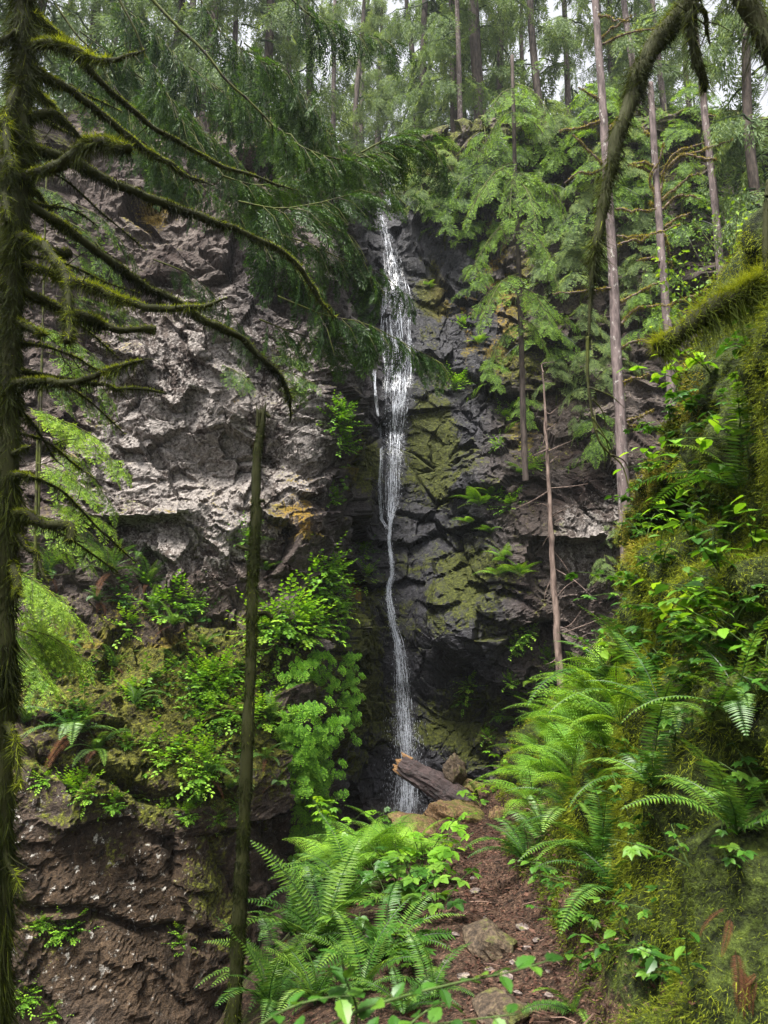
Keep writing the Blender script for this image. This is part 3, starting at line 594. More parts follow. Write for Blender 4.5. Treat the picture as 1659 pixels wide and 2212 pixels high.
for pl, w0, w1, d1 in LT: mossy_limb(t1, pl, w0, w1, 3.6, d1, blunt=w1 > 20)
for pl, w0, w1, d1 in [([(2, 1750), (12, 1850), (35, 1900), (48, 1950)], 16, 6, 3.5), ([(8, 1560), (28, 1600), (38, 1700)], 30, 10, 3.4)]: mossy_limb(t1, pl, w0, w1, 3.6, d1)

t2 = thing('mossy_snag', (0, 0, 0), 'slim leaning moss-covered dead stem with broken top before the cliff', 'tree stem')
mossy_limb(t2, [(566, 893), (563, 930), (555, 990), (553, 1060), (552, 1130), (546, 1250), (543, 1400), (537, 1550), (530, 1700), (524, 1850), (516, 2000), (508, 2140), (498, 2260), (490, 2420)], 20, 45, 5.0, 4.6, 16000, .022, 'trunk', 90, blunt=True)
for pl, w0, w1 in [(reg3([(1120, 330), (1145, 315), (1165, 330)]), 16, 12), (reg3([(1115, 1180), (1150, 1175), (1180, 1200)]), 15, 10), (reg3([(1120, 690), (1145, 690)]), 14, 8), (reg3([(1075, 900), (1040, 890), (1020, 880)]), 10, 6), (reg3([(1110, 1335), (1160, 1330), (1215, 1290)]), 8, 3)]: mossy_limb(t2, pl, w0, w1, 5.0, 5.0, 7000, .03, 'stub')

t3 = thing('hanging_branch', (0, 0, 0), 'thick moss-furred branch bending down from the top right into a thin bare twig', 'branch')
hb = reg2([(1340, -60), (1290, 50), (1210, 140), (1140, 240), (1095, 340), (1060, 460), (1010, 590), (985, 720), (960, 820), (935, 960), (915, 1080), (900, 1200), (890, 1330), (885, 1460)])
pts = px_line(hb, 2.7, 2.7, 100); wv = np.interp(np.linspace(0, 1, 100), np.linspace(0, 1, 14), [68, 66, 62, 56, 52, 50, 44, 40, 38, 34, 28, 18, 12, 7]); rad = px_rad(wv, 2.7)*.78*(1+.12*fbm(pts*8, 2, 3))
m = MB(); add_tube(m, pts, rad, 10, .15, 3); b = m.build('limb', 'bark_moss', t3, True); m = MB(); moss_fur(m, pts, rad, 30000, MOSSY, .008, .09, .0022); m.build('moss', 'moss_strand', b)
tw = reg4([(880, -20), (880, 150), (900, 320), (930, 430), (980, 490), (1030, 540), (1060, 640)]); p = px_line(tw, 2.7, 2.8, 50); m = MB(); add_tube(m, p, np.linspace(.007, .002, 50), 6, .2)
for a, bb in [((885, 200), (1040, 290)), ((900, 330), (985, 530)), ((930, 430), (950, 560)), ((900, 250), (960, 380)), ((980, 490), (1060, 560)), ((915, 380), (1000, 520))]:
    q = px_line(reg4([a, ((a[0]+bb[0])/2+15, (a[1]+bb[1])/2-10), bb]), 2.7, 2.75, 16); add_tube(m, q, np.linspace(.004, .001, 16), 5, .2)
m.build('twig', 'twig_dark', t3, True)
t4 = thing('mossy_limb', (0, 0, 0), 'short blurred moss-furred limb hanging beside the thick branch at the top right', 'branch')
mossy_limb(t4, reg2([(1330, -60), (1325, 30), (1330, 150), (1350, 260), (1380, 340), (1388, 400)]), 46, 20, 2.3, 2.4, 26000, .05, 'limb'); mossy_limb(t4, reg2([(1330, 20), (1385, 50), (1395, 130), (1408, 200)]), 22, 5, 2.3, 2.4, 11000, .05, 'branch')
t5 = thing('mossy_limb', (0, 0, 0), 'dark blurred mossy limb cut by the top right corner', 'branch'); mossy_limb(t5, [(1585, -60), (1612, 0), (1640, 55), (1668, 110), (1720, 190)], 78, 74, 1.7, 1.7, 9000, .05, 'limb', blunt=True)
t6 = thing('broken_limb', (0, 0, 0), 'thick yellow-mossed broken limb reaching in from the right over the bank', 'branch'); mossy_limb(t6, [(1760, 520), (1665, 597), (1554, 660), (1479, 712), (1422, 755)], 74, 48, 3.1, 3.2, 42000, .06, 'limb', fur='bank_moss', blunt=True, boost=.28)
t7 = thing('mossy_limb', (0, 0, 0), 'thin upright mossy stem at the right edge above the broken limb', 'branch'); mossy_limb(t7, [(1662, 390), (1656, 450), (1654, 560), (1660, 660)], 20, 26, 3.1, 3.1, 9000, .03, 'limb', blunt=True)

# ------------------------------------------------------------------ conifers
SR = np.random.default_rng(33)
SPR_C = [spray(SR, 1.0, 9, 5, 42, .13, .030, .45, .38, .25) for _ in range(3)]       # near cedar (per metre)
SPR_F = [spray(SR, 1.0, 5, 2, 48, .24, .055, .45, .42, .3) for _ in range(3)]         # far trees
SPR_H = [spray(SR, 1.0, 9, 5, 58, .10, .030, .25, .40, .22, .5) for _ in range(3)]       # hemlock
def bough(pts, sprs, r, n, size, mbl, mbt, start=.25, down=.5, spread=1.0, rt=.008, dt=0.0, taper=.45):
    """twigs and sprays along a limb"""
    T, A, B = frames(pts); out = []; N = len(pts)
    for k in range(n):
        t = start+(1-start)*(k+r.random())/n; i = min(N-1, int(t*(N-1))); s = (-1, 1)[k % 2]
        d = T[i]*.75+A[i]*s*spread*(.55+.5*r.random())+np.array((0, 0, -down*(.5+r.random()))); d = unit(d+r.normal(size=3)*.12)
        z = unit(B[i]+r.normal(size=3)*.3+np.array((0, 0, .3))); M = basis(d, z); k_ = size*(1-taper*t)*(.6+.75*r.random())
        out.append(sprs[r.integers(len(sprs))].tf(M, pts[i], k_, dt+r.normal()*.08))
        if mbt is not None and k_ > .25: add_tube(mbt, np.array([pts[i], pts[i]+d*k_*.5, pts[i]+d*k_*.95-np.array((0, 0, .3*k_))]), [rt*.5, rt*.35, rt*.15], 4, cap=False)
    out.append(sprs[0].tf(basis(T[-1]+np.array((0, 0, -.3)), B[-1]), pts[-1], size*.6, dt))
    return out
def make_crown(r, H0, H1, Rm, nb, sprs, nspr, size, down, mat, name='crown', slim=1.0, fold=.12, lift=.1, droop=.5):
    ls = []; m = MB()
    for k in range(nb):
        h = H0+(H1-H0)*((k+r.random())/nb); t = (h-H0)/(H1-H0); L = Rm*(1-.8*t**1.2)*(.55+.6*r.random())*slim; az = r.random()*6.283
        o = np.array((math.cos(az), math.sin(az), 0)); f = np.linspace(0, 1, 9)[:, None]
        p = np.array((0, 0, h))+o*L*f+np.array((0, 0, 1))*(lift*L*f-droop*L*f**2)+fbm(np.repeat(f, 3, 1)*3+k*7, 2, k)[:, None]*.06*L*np.array((-o[1], o[0], .3))
        add_tube(m, p, np.linspace(.02+.008*L, .004, 9), 5, cap=False, tint=0.0)
        ls += bough(p, sprs, r, nspr, size*(.6+.5*L/Rm), None, None, .22, down, .9)
    add_leaves(m, lcat(ls), fold=fold); return m.mesh(name, mat)
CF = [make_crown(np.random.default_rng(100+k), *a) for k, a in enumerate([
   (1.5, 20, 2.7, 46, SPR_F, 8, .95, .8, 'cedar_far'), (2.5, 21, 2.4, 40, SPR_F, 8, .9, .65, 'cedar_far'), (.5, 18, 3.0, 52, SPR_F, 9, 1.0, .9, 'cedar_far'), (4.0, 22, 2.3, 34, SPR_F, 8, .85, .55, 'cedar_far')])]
def trunk_mesh(Hh, rad, mat, seed, bend=.15, sides=9, flare=1.5):
    n = 26; z = np.linspace(-.8, Hh, n); f = np.clip(z/Hh, 0, 1); p = np.stack((bend*fbm(np.stack((f*3+seed, f*0, f*0), 1), 2, seed), bend*fbm(np.stack((f*3+seed, f*0+5, f*0), 1), 2, seed+3), z), 1)
    m = MB(); add_tube(m, p, rad*(1-.75*f)*(1+(flare-1)*np.exp(-np.clip(z, -.5, 99)/.5)), sides, .08, seed); return m.mesh('trunk', mat, True)
TF = [trunk_mesh(24, .17, 'bark_dark', 1, .3), trunk_mesh(25, .13, 'bark_grey', 2, .25), trunk_mesh(23, .24, 'bark_dark', 3, .3, flare=2.0)]
def rim(x, y):
    k = np.argmin((CLIFF[:, 0]-x)**2+(CLIFF[:, 1]-y)**2+np.where(CLIFF[:, 2] < 12, 1e3, 0)); return CLIFF[k, 2]
def far_tree(px, depth, trunk, crown, scale, grp, name='cedar_tree', ground=None):
    x = at(px, 330, depth)[0]; z = rim(x, depth) if ground is None else ground
    o = thing(name, (x, depth, z-.1), None, 'tree', grp, (SR.normal()*.015, SR.normal()*.015, SR.random()*6.28), scale)
    obj('trunk', TF[trunk], o); obj('crown', CF[crown], o); return o
rimt = []
for px, dep, tr, cr, sc in [(1040, 23.5, 2, 3, 1.0), (990, 22.5, 1, 3, .8), (1172, 24, 0, 3, .95), (1078, 26, 0, 1, 1), (1140, 28, 1, 3, 1), (965, 25, 0, 1, 1.0), (1008, 29, 0, 0, 1), (607, 24, 1, 3, .9), (662, 25.5, 0, 3, 1), (930, 27, 0, 2, 1.05), (880, 31, 0, 0, 1.1), (715, 29, 1, 1, 1.0), (775, 33, 0, 3, 1.1), (820, 30, 1, 2, .9), (560, 22, 0, 1, 1), (505, 24, 1, 0, 1), (440, 21, 0, 2, .95), (1240, 25, 1, 1, 1)]:
    rimt.append(far_tree(px, dep, tr, cr, sc, 'conifers along the rim above the waterfall'))
series_labels(rimt, 'tall conifer on the rim above the waterfall', 12)
rt2 = []
for px, dep, tr, cr, sc in [(1381, 23, 1, 3, 1), (1411, 27, 0, 3, 1), (1454, 24, 1, 3, .95), (1300, 28, 0, 1, 1), (1345, 26, 0, 0, 1), (1490, 30, 0, 2, 1.0)]:
    rt2.append(far_tree(px, dep, tr, cr, sc, 'bare-trunked conifers on the right rim'))
series_labels(rt2, 'bare-trunked conifer on the rim behind the lichened trunk')
lt2 = []
for px, dep, tr, cr, sc in [(60, 17.5, 0, 2, .8), (170, 19, 0, 0, .9), (260, 20.5, 1, 2, .85), (340, 22, 0, 0, 1), (-60, 16, 0, 2, .8), (400, 27, 0, 1, 1.1)]:
    lt2.append(far_tree(px, dep, tr, cr, sc, 'conifers on the rim above the left cliff'))
series_labels(lt2, 'conifer above the lichened cliff behind the mossy tree')
fr = []
for k in range(13):
    px = 120+k*92+SR.normal()*20
    fr.append(far_tree(px, 34+SR.random()*12, SR.integers(3), (0, 1, 1, 3)[SR.integers(4)], 1.0+.2*SR.random(), 'hazy conifers deep in the forest'))
series_labels(fr, 'pale hazy conifer deep in the forest behind the rim')

# big cedar with drooping boughs at the right edge
e1 = far_tree(1665, 13.5, 0, 2, .8, None, ground=4.5); e1['label'] = 'dark drooping cedar crown filling the top right edge'
e2 = far_tree(1790, 16.5, 0, 0, .95, None, ground=6.0); e2['label'] = 'second drooping cedar behind the one at the right edge'

# trunks in front of the right wall
def px_trunk(name, pl, w0, w1, dep, mat, label, seed, group=None):
    o = thing(name, (0, 0, 0), label, 'tree', group); pts = px_line(pl, dep, dep, 60); t = np.linspace(0, 1, 60)
    m = MB(); add_tube(m, pts, px_rad(w0+(w1-w0)*t, dep), 10, .10, seed); m.build('trunk', mat, o, True); return o
def stubs(o, lst, dep, r, fur='gold_moss', w=9, dens=5200, hang=.05):
    for pl in lst:
        n = 22; d1 = dep-.5+r.random()*.9; pts = px_line(pl, dep, d1, n); pts[1:] += np.cumsum(r.normal(size=(n-1, 3))*.012, 0); rad = px_rad(np.linspace(w*.62, 2.2, n), dep)
        m = MB(); add_tube(m, pts, rad, 6, .2); b = m.build('branch', 'bark_snag', o, True); m = MB(); moss_fur(m, pts, rad*1.15, dens, r, .02, hang, .010); m.build('moss', fur, b)
rr = np.random.default_rng(44)
c1 = px_trunk('lichened_conifer', [(1280, -80), (1290, 60), (1300, 200), (1308, 330), (1318, 480), (1326, 620), (1331, 760), (1340, 900), (1346, 1050), (1352, 1180), (1358, 1300), (1362, 1420)], 17, 29, 12.0, 'bark_grey', 'straight grey conifer trunk flecked with pale lichen behind the mossy bank', 5)
stubs(c1, [reg2([(935, 525), (850, 535), (740, 552)]), reg2([(955, 720), (900, 660), (850, 610), (815, 580)]), reg2([(940, 190), (1040, 160), (1150, 135), (1200, 120)]), reg2([(930, 180), (1000, 120), (1060, 70)]), reg2([(920, 70), (980, 90), (1040, 120)]), reg2([(925, 440), (880, 400), (830, 375)]), reg2([(970, 560), (1000, 530), (1030, 510)]), reg2([(975, 720), (900, 740), (850, 740), (780, 780)]), reg2([(1005, 1020), (1080, 1020), (1150, 1000), (1270, 950)]), reg2([(1010, 1060), (1080, 1050), (1145, 1040)]), reg2([(1000, 1245), (900, 1245), (740, 1260)]), reg2([(1020, 1305), (1100, 1260), (1160, 1240), (1215, 1235)]), reg2([(1025, 1400), (1080, 1340), (1150, 1325), (1220, 1325)]), reg2([(1000, 900), (1090, 910), (1180, 912)]),
   reg4([(1030, 185), (1090, 155), (1140, 140)]), reg4([(1035, 345), (1100, 330), (1170, 290)]), reg4([(1045, 360), (1080, 390), (1110, 400)]), reg4([(1020, 30), (1080, 0), (1200, -10)])], 12.0, rr)
c2 = px_trunk('branchy_snag', [(1405, 180), (1412, 300), (1420, 420), (1430, 560), (1438, 660), (1446, 760), (1452, 900)], 15, 21, 12.6, 'bark_grey', 'grey trunk with fanning gold-mossed dead branches behind the hanging branch', 6)
stubs(c2, [reg2([(1190, 880), (1250, 830), (1320, 780), (1385, 755)]), reg2([(1190, 880), (1215, 760), (1230, 700), (1290, 640), (1390, 615)]), reg2([(1195, 760), (1270, 680), (1350, 650), (1420, 610), (1520, 580)]), reg2([(1190, 880), (1150, 760), (1190, 690), (1200, 610)]), reg2([(1200, 905), (1240, 850), (1290, 830), (1340, 850)]), reg2([(1180, 750), (1120, 735), (1060, 720)]), reg2([(1165, 715), (1110, 710), (1080, 712)]), reg2([(1185, 915), (1150, 890), (1140, 870)]), reg2([(1215, 980), (1260, 930), (1330, 900)]), reg2([(1230, 1140), (1150, 1135), (1080, 1145)]), reg2([(1240, 1320), (1310, 1290), (1400, 1255)]), reg2([(1210, 1010), (1220, 1080), (1230, 1150)]), reg2([(1180, 640), (1150, 580), (1115, 555)]), reg2([(1430, 690), (1330, 690), (1250, 665)])], 12.6, rr, w=10)
c3 = px_trunk('grey_conifer', [(1500, 60), (1514, 160), (1524, 260), (1538, 380), (1548, 480), (1560, 640), (1570, 800)], 15, 20, 14.5, 'bark_grey', 'pale grey trunk between the snag and the right edge cedar', 8)
stubs(c3, [reg2([(1410, 620), (1500, 600), (1620, 605)]), reg2([(1380, 500), (1430, 490), (1470, 480)])], 14.5, rr, dens=2500)
# slim dark hemlock before the wall, with layered bright sprays
hem = px_trunk('hemlock_tree', [(1106, 120), (1110, 260), (1113, 400), (1118, 500), (1122, 620), (1126, 740), (1129, 860), (1134, 1010), (1136, 1040)], 9, 15, 15.6, 'bark_dark', 'slim dark hemlock with layered bright green boughs right of the waterfall', 9)
def px_bough(parent, pl, d0, d1, n, size, mat, sprs, r, down=.45, w=3.0, spread=1.0, start=.2, dt=0.0, fold=.12, name='bough', twigmat='twig_dark'):
    pts = px_line(pl, d0, d1, 24); m = MB(); mt = MB(); add_tube(mt, pts, px_rad(np.linspace(w, 1.0, 24), d0), 5, .2, cap=False)
    ls = bough(pts, sprs, r, n, size, m, mt, start, down, spread, px_rad(w, d0), dt)
    b = mt.build(name, twigmat, parent, True); add_leaves(m, lcat(ls), fold=fold); m.build('foliage', mat, b); return b
hr = np.random.default_rng(55)
for (x0, y0), (x1, y1), n in [((1110, 190), (1055, 245), 10), ((1110, 180), (1190, 250), 12), ((1110, 240), (1040, 330), 12), ((1112, 250), (1200, 330), 12), ((1112, 350), (1030, 430), 14), ((1112, 355), (1010, 470), 12), ((1114, 375), (1215, 440), 14), ((1114, 390), (1160, 480), 12), ((1114, 365), (1100, 470), 12), ((1118, 470), (1045, 545), 14), ((1118, 480), (1020, 580), 12), ((1118, 490), (1190, 560), 12), ((1122, 590), (1040, 690), 16), ((1122, 600), (1030, 660), 12), ((1124, 620), (1190, 700), 12), ((1126, 690), (1180, 750), 10), ((1126, 700), (1060, 770), 8), ((1120, 520), (1210, 620), 12)]:
    px_bough(hem, [(x0, y0), ((x0*.5+x1*.5), min(y0, y1)+abs(y1-y0)*.22), (x1, y1)], 15.6, 15.6-hr.uniform(.2, 1.6), n, .55, 'hemlock', SPR_H, hr, .45, 4, dt=.26)

# ------------------------------------------------------------------ overhanging cedar boughs at the upper left
cr = np.random.default_rng(66)
BOUGHS = [  # limb line in the view, depth, sprays, size, label
 (half([(640, -20), (760, 110), (880, 220), (980, 350), (1060, 420), (1130, 490), (1200, 560), (1280, 620), (1350, 655), (1450, 685), (1560, 680), (1660, 655), (1780, 630), (1860, 600)]), 6.0, 6.8, 46, .55, .45, 9, 'long dark cedar bough curving from the top left to before the waterfall lip'),
 (half([(505, -20), (580, 120), (620, 220), (680, 330), (740, 440), (800, 540), (860, 630), (980, 770), (1060, 830)]), 6.2, 6.8, 34, .50, .3, 7, 'thin straight cedar bough slanting down left of the long curving one'),
 (half([(240, 20), (330, 150), (400, 220), (440, 300), (600, 520), (660, 640), (740, 740), (820, 900)]), 6.5, 7.2, 34, .5, .3, 6, 'cedar bough slanting down behind the furry branches of the mossy tree'),
 ([(600, -30), (680, 40), (760, 70), (850, 90)], 7.0, 7.4, 26, .55, .15, 5, 'cedar bough hanging at the top centre against white sky'),
 ([(420, -30), (470, 60), (560, 130), (650, 160)], 7.2, 7.6, 26, .55, .15, 5, 'cedar bough at the top between the two straight limbs'),
 ([(515, 435), (600, 450), (680, 440), (740, 425), (800, 415), (880, 420)], 6.0, 6.6, 34, .5, .1, 5, 'cedar bough crossing level just above the waterfall lip'),
 ([(515, 495), (580, 530), (640, 575), (690, 620), (725, 685)], 6.0, 6.3, 34, .5, .1, 7, 'mossy cedar bough ending before the middle of the waterfall'),
 ([(560, 500), (650, 520), (740, 560), (820, 590), (880, 640)], 6.3, 6.6, 32, .46, .15, 5, 'wet cedar bough with pale tips crossing the upper waterfall'),
 ([(600, 640), (700, 680), (790, 700), (870, 740), (955, 785)], 6.1, 6.5, 32, .46, .2, 5, 'lowest wet cedar bough with drooping tips crossing the waterfall'),
 ([(480, 380), (560, 400), (640, 380), (740, 350)], 6.6, 7.0, 30, .5, .1, 5, 'dark cedar bough under the long curving limb'),
 ([(300, 300), (380, 360), (470, 430), (550, 480)], 6.9, 7.3, 30, .5, .1, 5, 'cedar bough behind the upper furry branches over the cliff'),
 ([(780, 330), (840, 300), (900, 290), (950, 340), (965, 400)], 6.7, 6.9, 30, .48, .1, 5, 'thick hanging cedar tip right of the waterfall lip'),
 ([(470, 150), (540, 220), (600, 290), (660, 330)], 7.4, 7.8, 26, .5, .1, 4, 'cedar bough in front of the rim rock pillar'),
 ([(700, 480), (760, 520), (800, 600), (810, 660)], 6.4, 6.6, 22, .42, .1, 4, 'small cedar tip left of the upper waterfall'),
 ([(560, 690), (640, 720), (720, 740), (780, 770)], 6.3, 6.6, 22, .42, .1, 4, 'cedar tip hanging over the cliff edge beside the waterfall'),
 ([(150, 180), (250, 230), (330, 330), (400, 400)], 7.5, 8.0, 26, .5, .1, 4, 'cedar bough behind the mossy trunk near the top left'),
 ([(330, 560), (420, 600), (500, 680), (540, 740)], 7.0, 7.4, 20, .42, .2, 4, 'thin cedar spray over the lichened cliff')]
auto = []
for k in range(11):
    x0 = 110+k*48+cr.uniform(-20, 20); y0 = cr.uniform(-20, 150)+(k % 3)*70; L_ = cr.uniform(150, 270); auto.append(([(x0, y0), (x0+L_*.4, y0+L_*.3), (x0+L_*.75, y0+L_*.65), (x0+L_, y0+L_*1.0)], 8.2+cr.random()*1.6, 8.8+cr.random()*1.6, 26, .62, .08, 4, None))
bo = []
for pl, d0, d1, n, size, st, w, lab in auto:
    o = thing('cedar_bough', at(*pl[2], d1), None, 'bough', 'cedar boughs overhanging the gorge'); keep = tuple(o.location); o.location = (0, 0, 0); px_bough(o, pl, d0, d1, n, size, 'cedar', SPR_C, cr, .8, w, .95, st, name='limb'); bo.append((o, keep))
for o, kp_ in bo: o.location = kp_
series_labels([o for o, _ in bo], 'farther cedar bough over the upper left cliff', 6)
for o, _ in bo: o.location = (0, 0, 0)
for pl, d0, d1, n, size, st, w, lab in BOUGHS:
    o = thing('cedar_bough', (0, 0, 0), lab, 'bough', 'cedar boughs overhanging the gorge'); px_bough(o, pl, d0, d1, int(n*.9), size*.82, 'cedar', SPR_C, cr, .75, w, .95, st, name='limb')

# young hemlocks at the left, bright against the cliff
yh = np.random.default_rng(77)
def young(label, boughs, dep, mat, size=.4, n=13, stem=None):
    o = thing('young_hemlock', (0, 0, 0), label, 'tree', 'young hemlocks')
    if stem: m = MB(); add_tube(m, px_line(stem, dep, dep, 20), px_rad(np.linspace(9, 3, 20), dep), 6, .1); m.build('trunk', 'twig_dark', o, True)
    for (x0, y0), (x1, y1) in boughs: px_bough(o, [(x0, y0), (x0*.5+x1*.5, y0+(y1-y0)*.3), (x1, y1)], dep, dep-yh.uniform(-.4, .8), n, size, mat, SPR_H, yh, .5, 3, dt=yh.normal()*.12)
young('young hemlock with yellow-green boughs low beside the mossy trunk', [((10, 1230), (120, 1290)), ((10, 1260), (160, 1330)), ((5, 1310), (150, 1390)), ((0, 1350), (130, 1420)), ((10, 1380), (100, 1470)), ((60, 1360), (175, 1420))], 7.2, 'hemlock_bright', .42, 14, [(15, 1600), (10, 1400), (5, 1180)])
young('young hemlock with lime green boughs against the middle of the cliff', [((90, 900), (215, 950)), ((90, 920), (265, 1010)), ((110, 960), (240, 1090)), ((80, 1000), (190, 1060)), ((60, 880), (150, 930)), ((100, 1080), (230, 1130)), ((70, 1110), (200, 1180))], 9.0, 'hemlock_bright', .42, 12, [(75, 1300), (80, 1000), (85, 820)])
young('pale young hemlock behind the furry branches at the upper cliff', [((160, 440), (290, 560)), ((150, 480), (250, 590)), ((140, 540), (260, 650)), ((60, 700), (230, 790)), ((100, 760), (240, 860)), ((80, 820), (230, 900)), ((60, 400), (170, 450)), ((120, 640), (300, 690))], 10.5, 'hemlock', .5, 12, [(80, 1200), (90, 800), (100, 380)])
young('sparse dark young hemlock below the lime green one', [((60, 1130), (210, 1170)), ((60, 1170), (190, 1215)), ((130, 1120), (240, 1200))], 9.6, 'hemlock', .35, 10)
young('small hemlock rooted on the cliff beside the dead stem top', [((600, 800), (680, 830)), ((590, 770), (660, 780)), ((610, 820), (650, 850)), ((480, 790), (540, 830))], 13.6, 'hemlock', .45, 10)
# small conifers clinging to the right wall
wall = []
WPX = [(945, 470, 1.0), (920, 455, .8), (985, 420, 1.2), (1000, 480, 1.2), (1010, 545, 1.0), (985, 600, .8), (1060, 560, 1.0), (1180, 500, 1.2), (1230, 560, 1.2), (1245, 480, 1.2), (1255, 640, 1.0), (1215, 700, 1.0), (1180, 640, 1.0), (1270, 760, .9), (1230, 820, .8), (1200, 860, .7), (1285, 860, .8), (1390, 540, 1.2), (1400, 640, 1.2), (1470, 560, 1.2), (1385, 460, 1.2), (1345, 420, 1.2), (1410, 740, 1.0), (1320, 960, .7), (1290, 1000, .7), (1310, 1260, .7), (1320, 1110, .5), (1320, 1180, .5), (1150, 420, 1.1), (1210, 400, 1.1), (1280, 590, 1.0), (1175, 780, .8), (1060, 420, 1.0), (1030, 380, 1.0), (1380, 380, 1.0), (1480, 460, 1.2), (900, 400, 1), (960, 385, 1.1), (1090, 385, 1.1), (1130, 350, 1.2), (1180, 345, 1.2), (1250, 350, 1.2), (1310, 350, 1.2), (1440, 340, 1.2), (1500, 350, 1.2), (1030, 640, .8), (1070, 850, .7), (1100, 760, .8), (1140, 930, .6), (1250, 930, .7), (1180, 700, 1), (1330, 820, .8), (1380, 700, 1), (1440, 640, 1), (960, 520, .8), (1040, 470, 1), (1150, 560, 1), (1300, 500, 1.1), (1210, 610, 1)]
SAP = []
for k in range(4):
    ls = []; m = MB(); r = np.random.default_rng(400+k)
    for b in range(9):
        az = r.uniform(-1.7, 1.7)-math.pi/2; h = .25+b*.13; L = .9*(1-.06*b)*r.uniform(.7, 1.2); f = np.linspace(0, 1, 8)[:, None]; o_ = np.array((math.cos(az), math.sin(az), 0))
        p = np.array((0, 0, h))+o_*L*f+np.array((0, 0, 1))*(.25*L*f-.7*L*f*f); add_tube(m, p, np.linspace(.014, .004, 8), 4, cap=False, tint=0.); ls += bough(p, SPR_H, r, 8, .45, None, None, .2, .5, .9, dt=.15)
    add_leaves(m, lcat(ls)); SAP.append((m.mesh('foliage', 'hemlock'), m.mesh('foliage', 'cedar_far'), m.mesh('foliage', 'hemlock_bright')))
mst = MB(); add_tube(mst, np.array([(0, 0, -.3), (.03, -.05, .5), (0, -.1, 1.4)]), [.035, .025, .008], 6); STEM = mst.mesh('stem', 'twig_dark', True)
for q_, (px, py, sz) in enumerate(WPX):
    if q_ % 3 == 2 and 950 < px < 1350 and py > 420: continue
    sz *= yh.uniform(.6, 1.25); p, nn = hit(px, py); o = thing('hemlock_sapling', p, None, 'sapling', 'small conifers clinging to the right wall', (yh.normal()*.1, 0, yh.normal()*.4), sz*yh.uniform(.95, 1.4)); obj('stem', STEM, o); obj('foliage', SAP[yh.integers(4)][yh.choice([0, 0, 0, 1])], o); wall.append(o)
series_labels(wall, 'small conifer clinging to the right wall', 9)

# ------------------------------------------------------------------ ferns
fr_ = np.random.default_rng(88)
def rachis(L, a0, a1, n=26):
    a = np.radians(np.linspace(a0, a1, n)); s = L/(n-1); return np.concatenate(([[0, 0, 0]], np.cumsum(np.stack((np.cos(a), a*0, np.sin(a)), 1)[:-1]*s, 0)))
def sword_frond(r, L, a0, a1, mat='sword_fern'):
    n = 34; c = rachis(L, a0, a1, n+3); c[:, 1] = r.normal()*.06*L*np.linspace(0, 1, len(c))**2; T, A, B = frames(c); P, D, N, LL, W, TT = [], [], [], [], [], []
    for k in range(3, n+2):
        t = k/(n+2); pl = L*.13*min(1, t*5+.25)*(1-t**3.2)**.9*(1+r.normal()*.06)+.006
        for s in (-1, 1):
            d = unit(A[k]*s+T[k]*.28+B[k]*(.12+r.normal()*.08)-np.array((0, 0, .12))); P.append(c[k]); D.append(d); N.append(B[k]+r.normal(size=3)*.12); LL.append(pl); W.append(L*.028*(1-.45*t)); TT.append(.5+.22*t+r.normal()*.10)
    m = MB(); add_tube(m, c, np.linspace(.006, .0015, len(c))*L/.9, 4, cap=False, tint=.15); D = np.array(D); N = np.array(N); N = unit(N-(N*D).sum(1, keepdims=True)*D)
    add_leaves(m, LS(np.array(P), D, N, np.array(LL), np.array(W), np.array(TT)), .3, .06, .12); return m.mesh('frond', mat)
def lady_frond(r, L, a0, a1, mat='lady_fern'):
    n = 20; c = rachis(L, a0, a1, n+2); T, A, B = frames(c); P, D, N, LL, W, TT = [], [], [], [], [], []
    for k in range(3, n+2):
        t = k/(n+1.0); pl = L*.26*min(1, (t-.1)*3.2+.12)*(1-t**1.6)+.015
        for s in (-1, 1):
            d = unit(A[k]*s+T[k]*.4-np.array((0, 0, .15+.1*r.random()))); sd = unit(T[k]-d*(T[k]@d)); q = max(3, int(pl/(L*.022)))
            for z in range(q):
                f = (z+.6)/q; p = c[k]+d*pl*f-np.array((0, 0, .10*pl*f*f)); ln = pl*.24*(1-f)**.7+L*.012
                for s2 in (-1, 1): P.append(p); D.append(sd*s2+d*.45+r.normal(size=3)*.08); N.append(B[k]+r.normal(size=3)*.15); LL.append(ln); W.append(ln*.42); TT.append(.42+.25*t+.15*f+r.normal()*.08)
    m = MB(); add_tube(m, c, np.linspace(.005, .0012, len(c))*L/.8, 4, cap=False, tint=.1); D = unit(np.array(D)); N = np.array(N); N = unit(N-(N*D).sum(1, keepdims=True)*D)
    add_leaves(m, LS(np.array(P), D, N, np.array(LL), np.array(W), np.array(TT)), .4, .05, .1); return m.mesh('frond', mat)
SF = [sword_frond(np.random.default_rng(500+k), 1.0, a0, a1) for k, (a0, a1) in enumerate([(72, -5), (62, -30), (50, -45), (80, 25), (40, -55), (66, -15)])]
SFD = [sword_frond(np.random.default_rng(520+k), 1.0, a0, a1, 'dead_leaf') for k, (a0, a1) in enumerate([(5, -85), (-20, -88), (20, -80)])]
LF = [lady_frond(np.random.default_rng(540+k), 1.0, a0, a1) for k, (a0, a1) in enumerate([(68, -25), (55, -35), (75, 0), (45, -30)])]
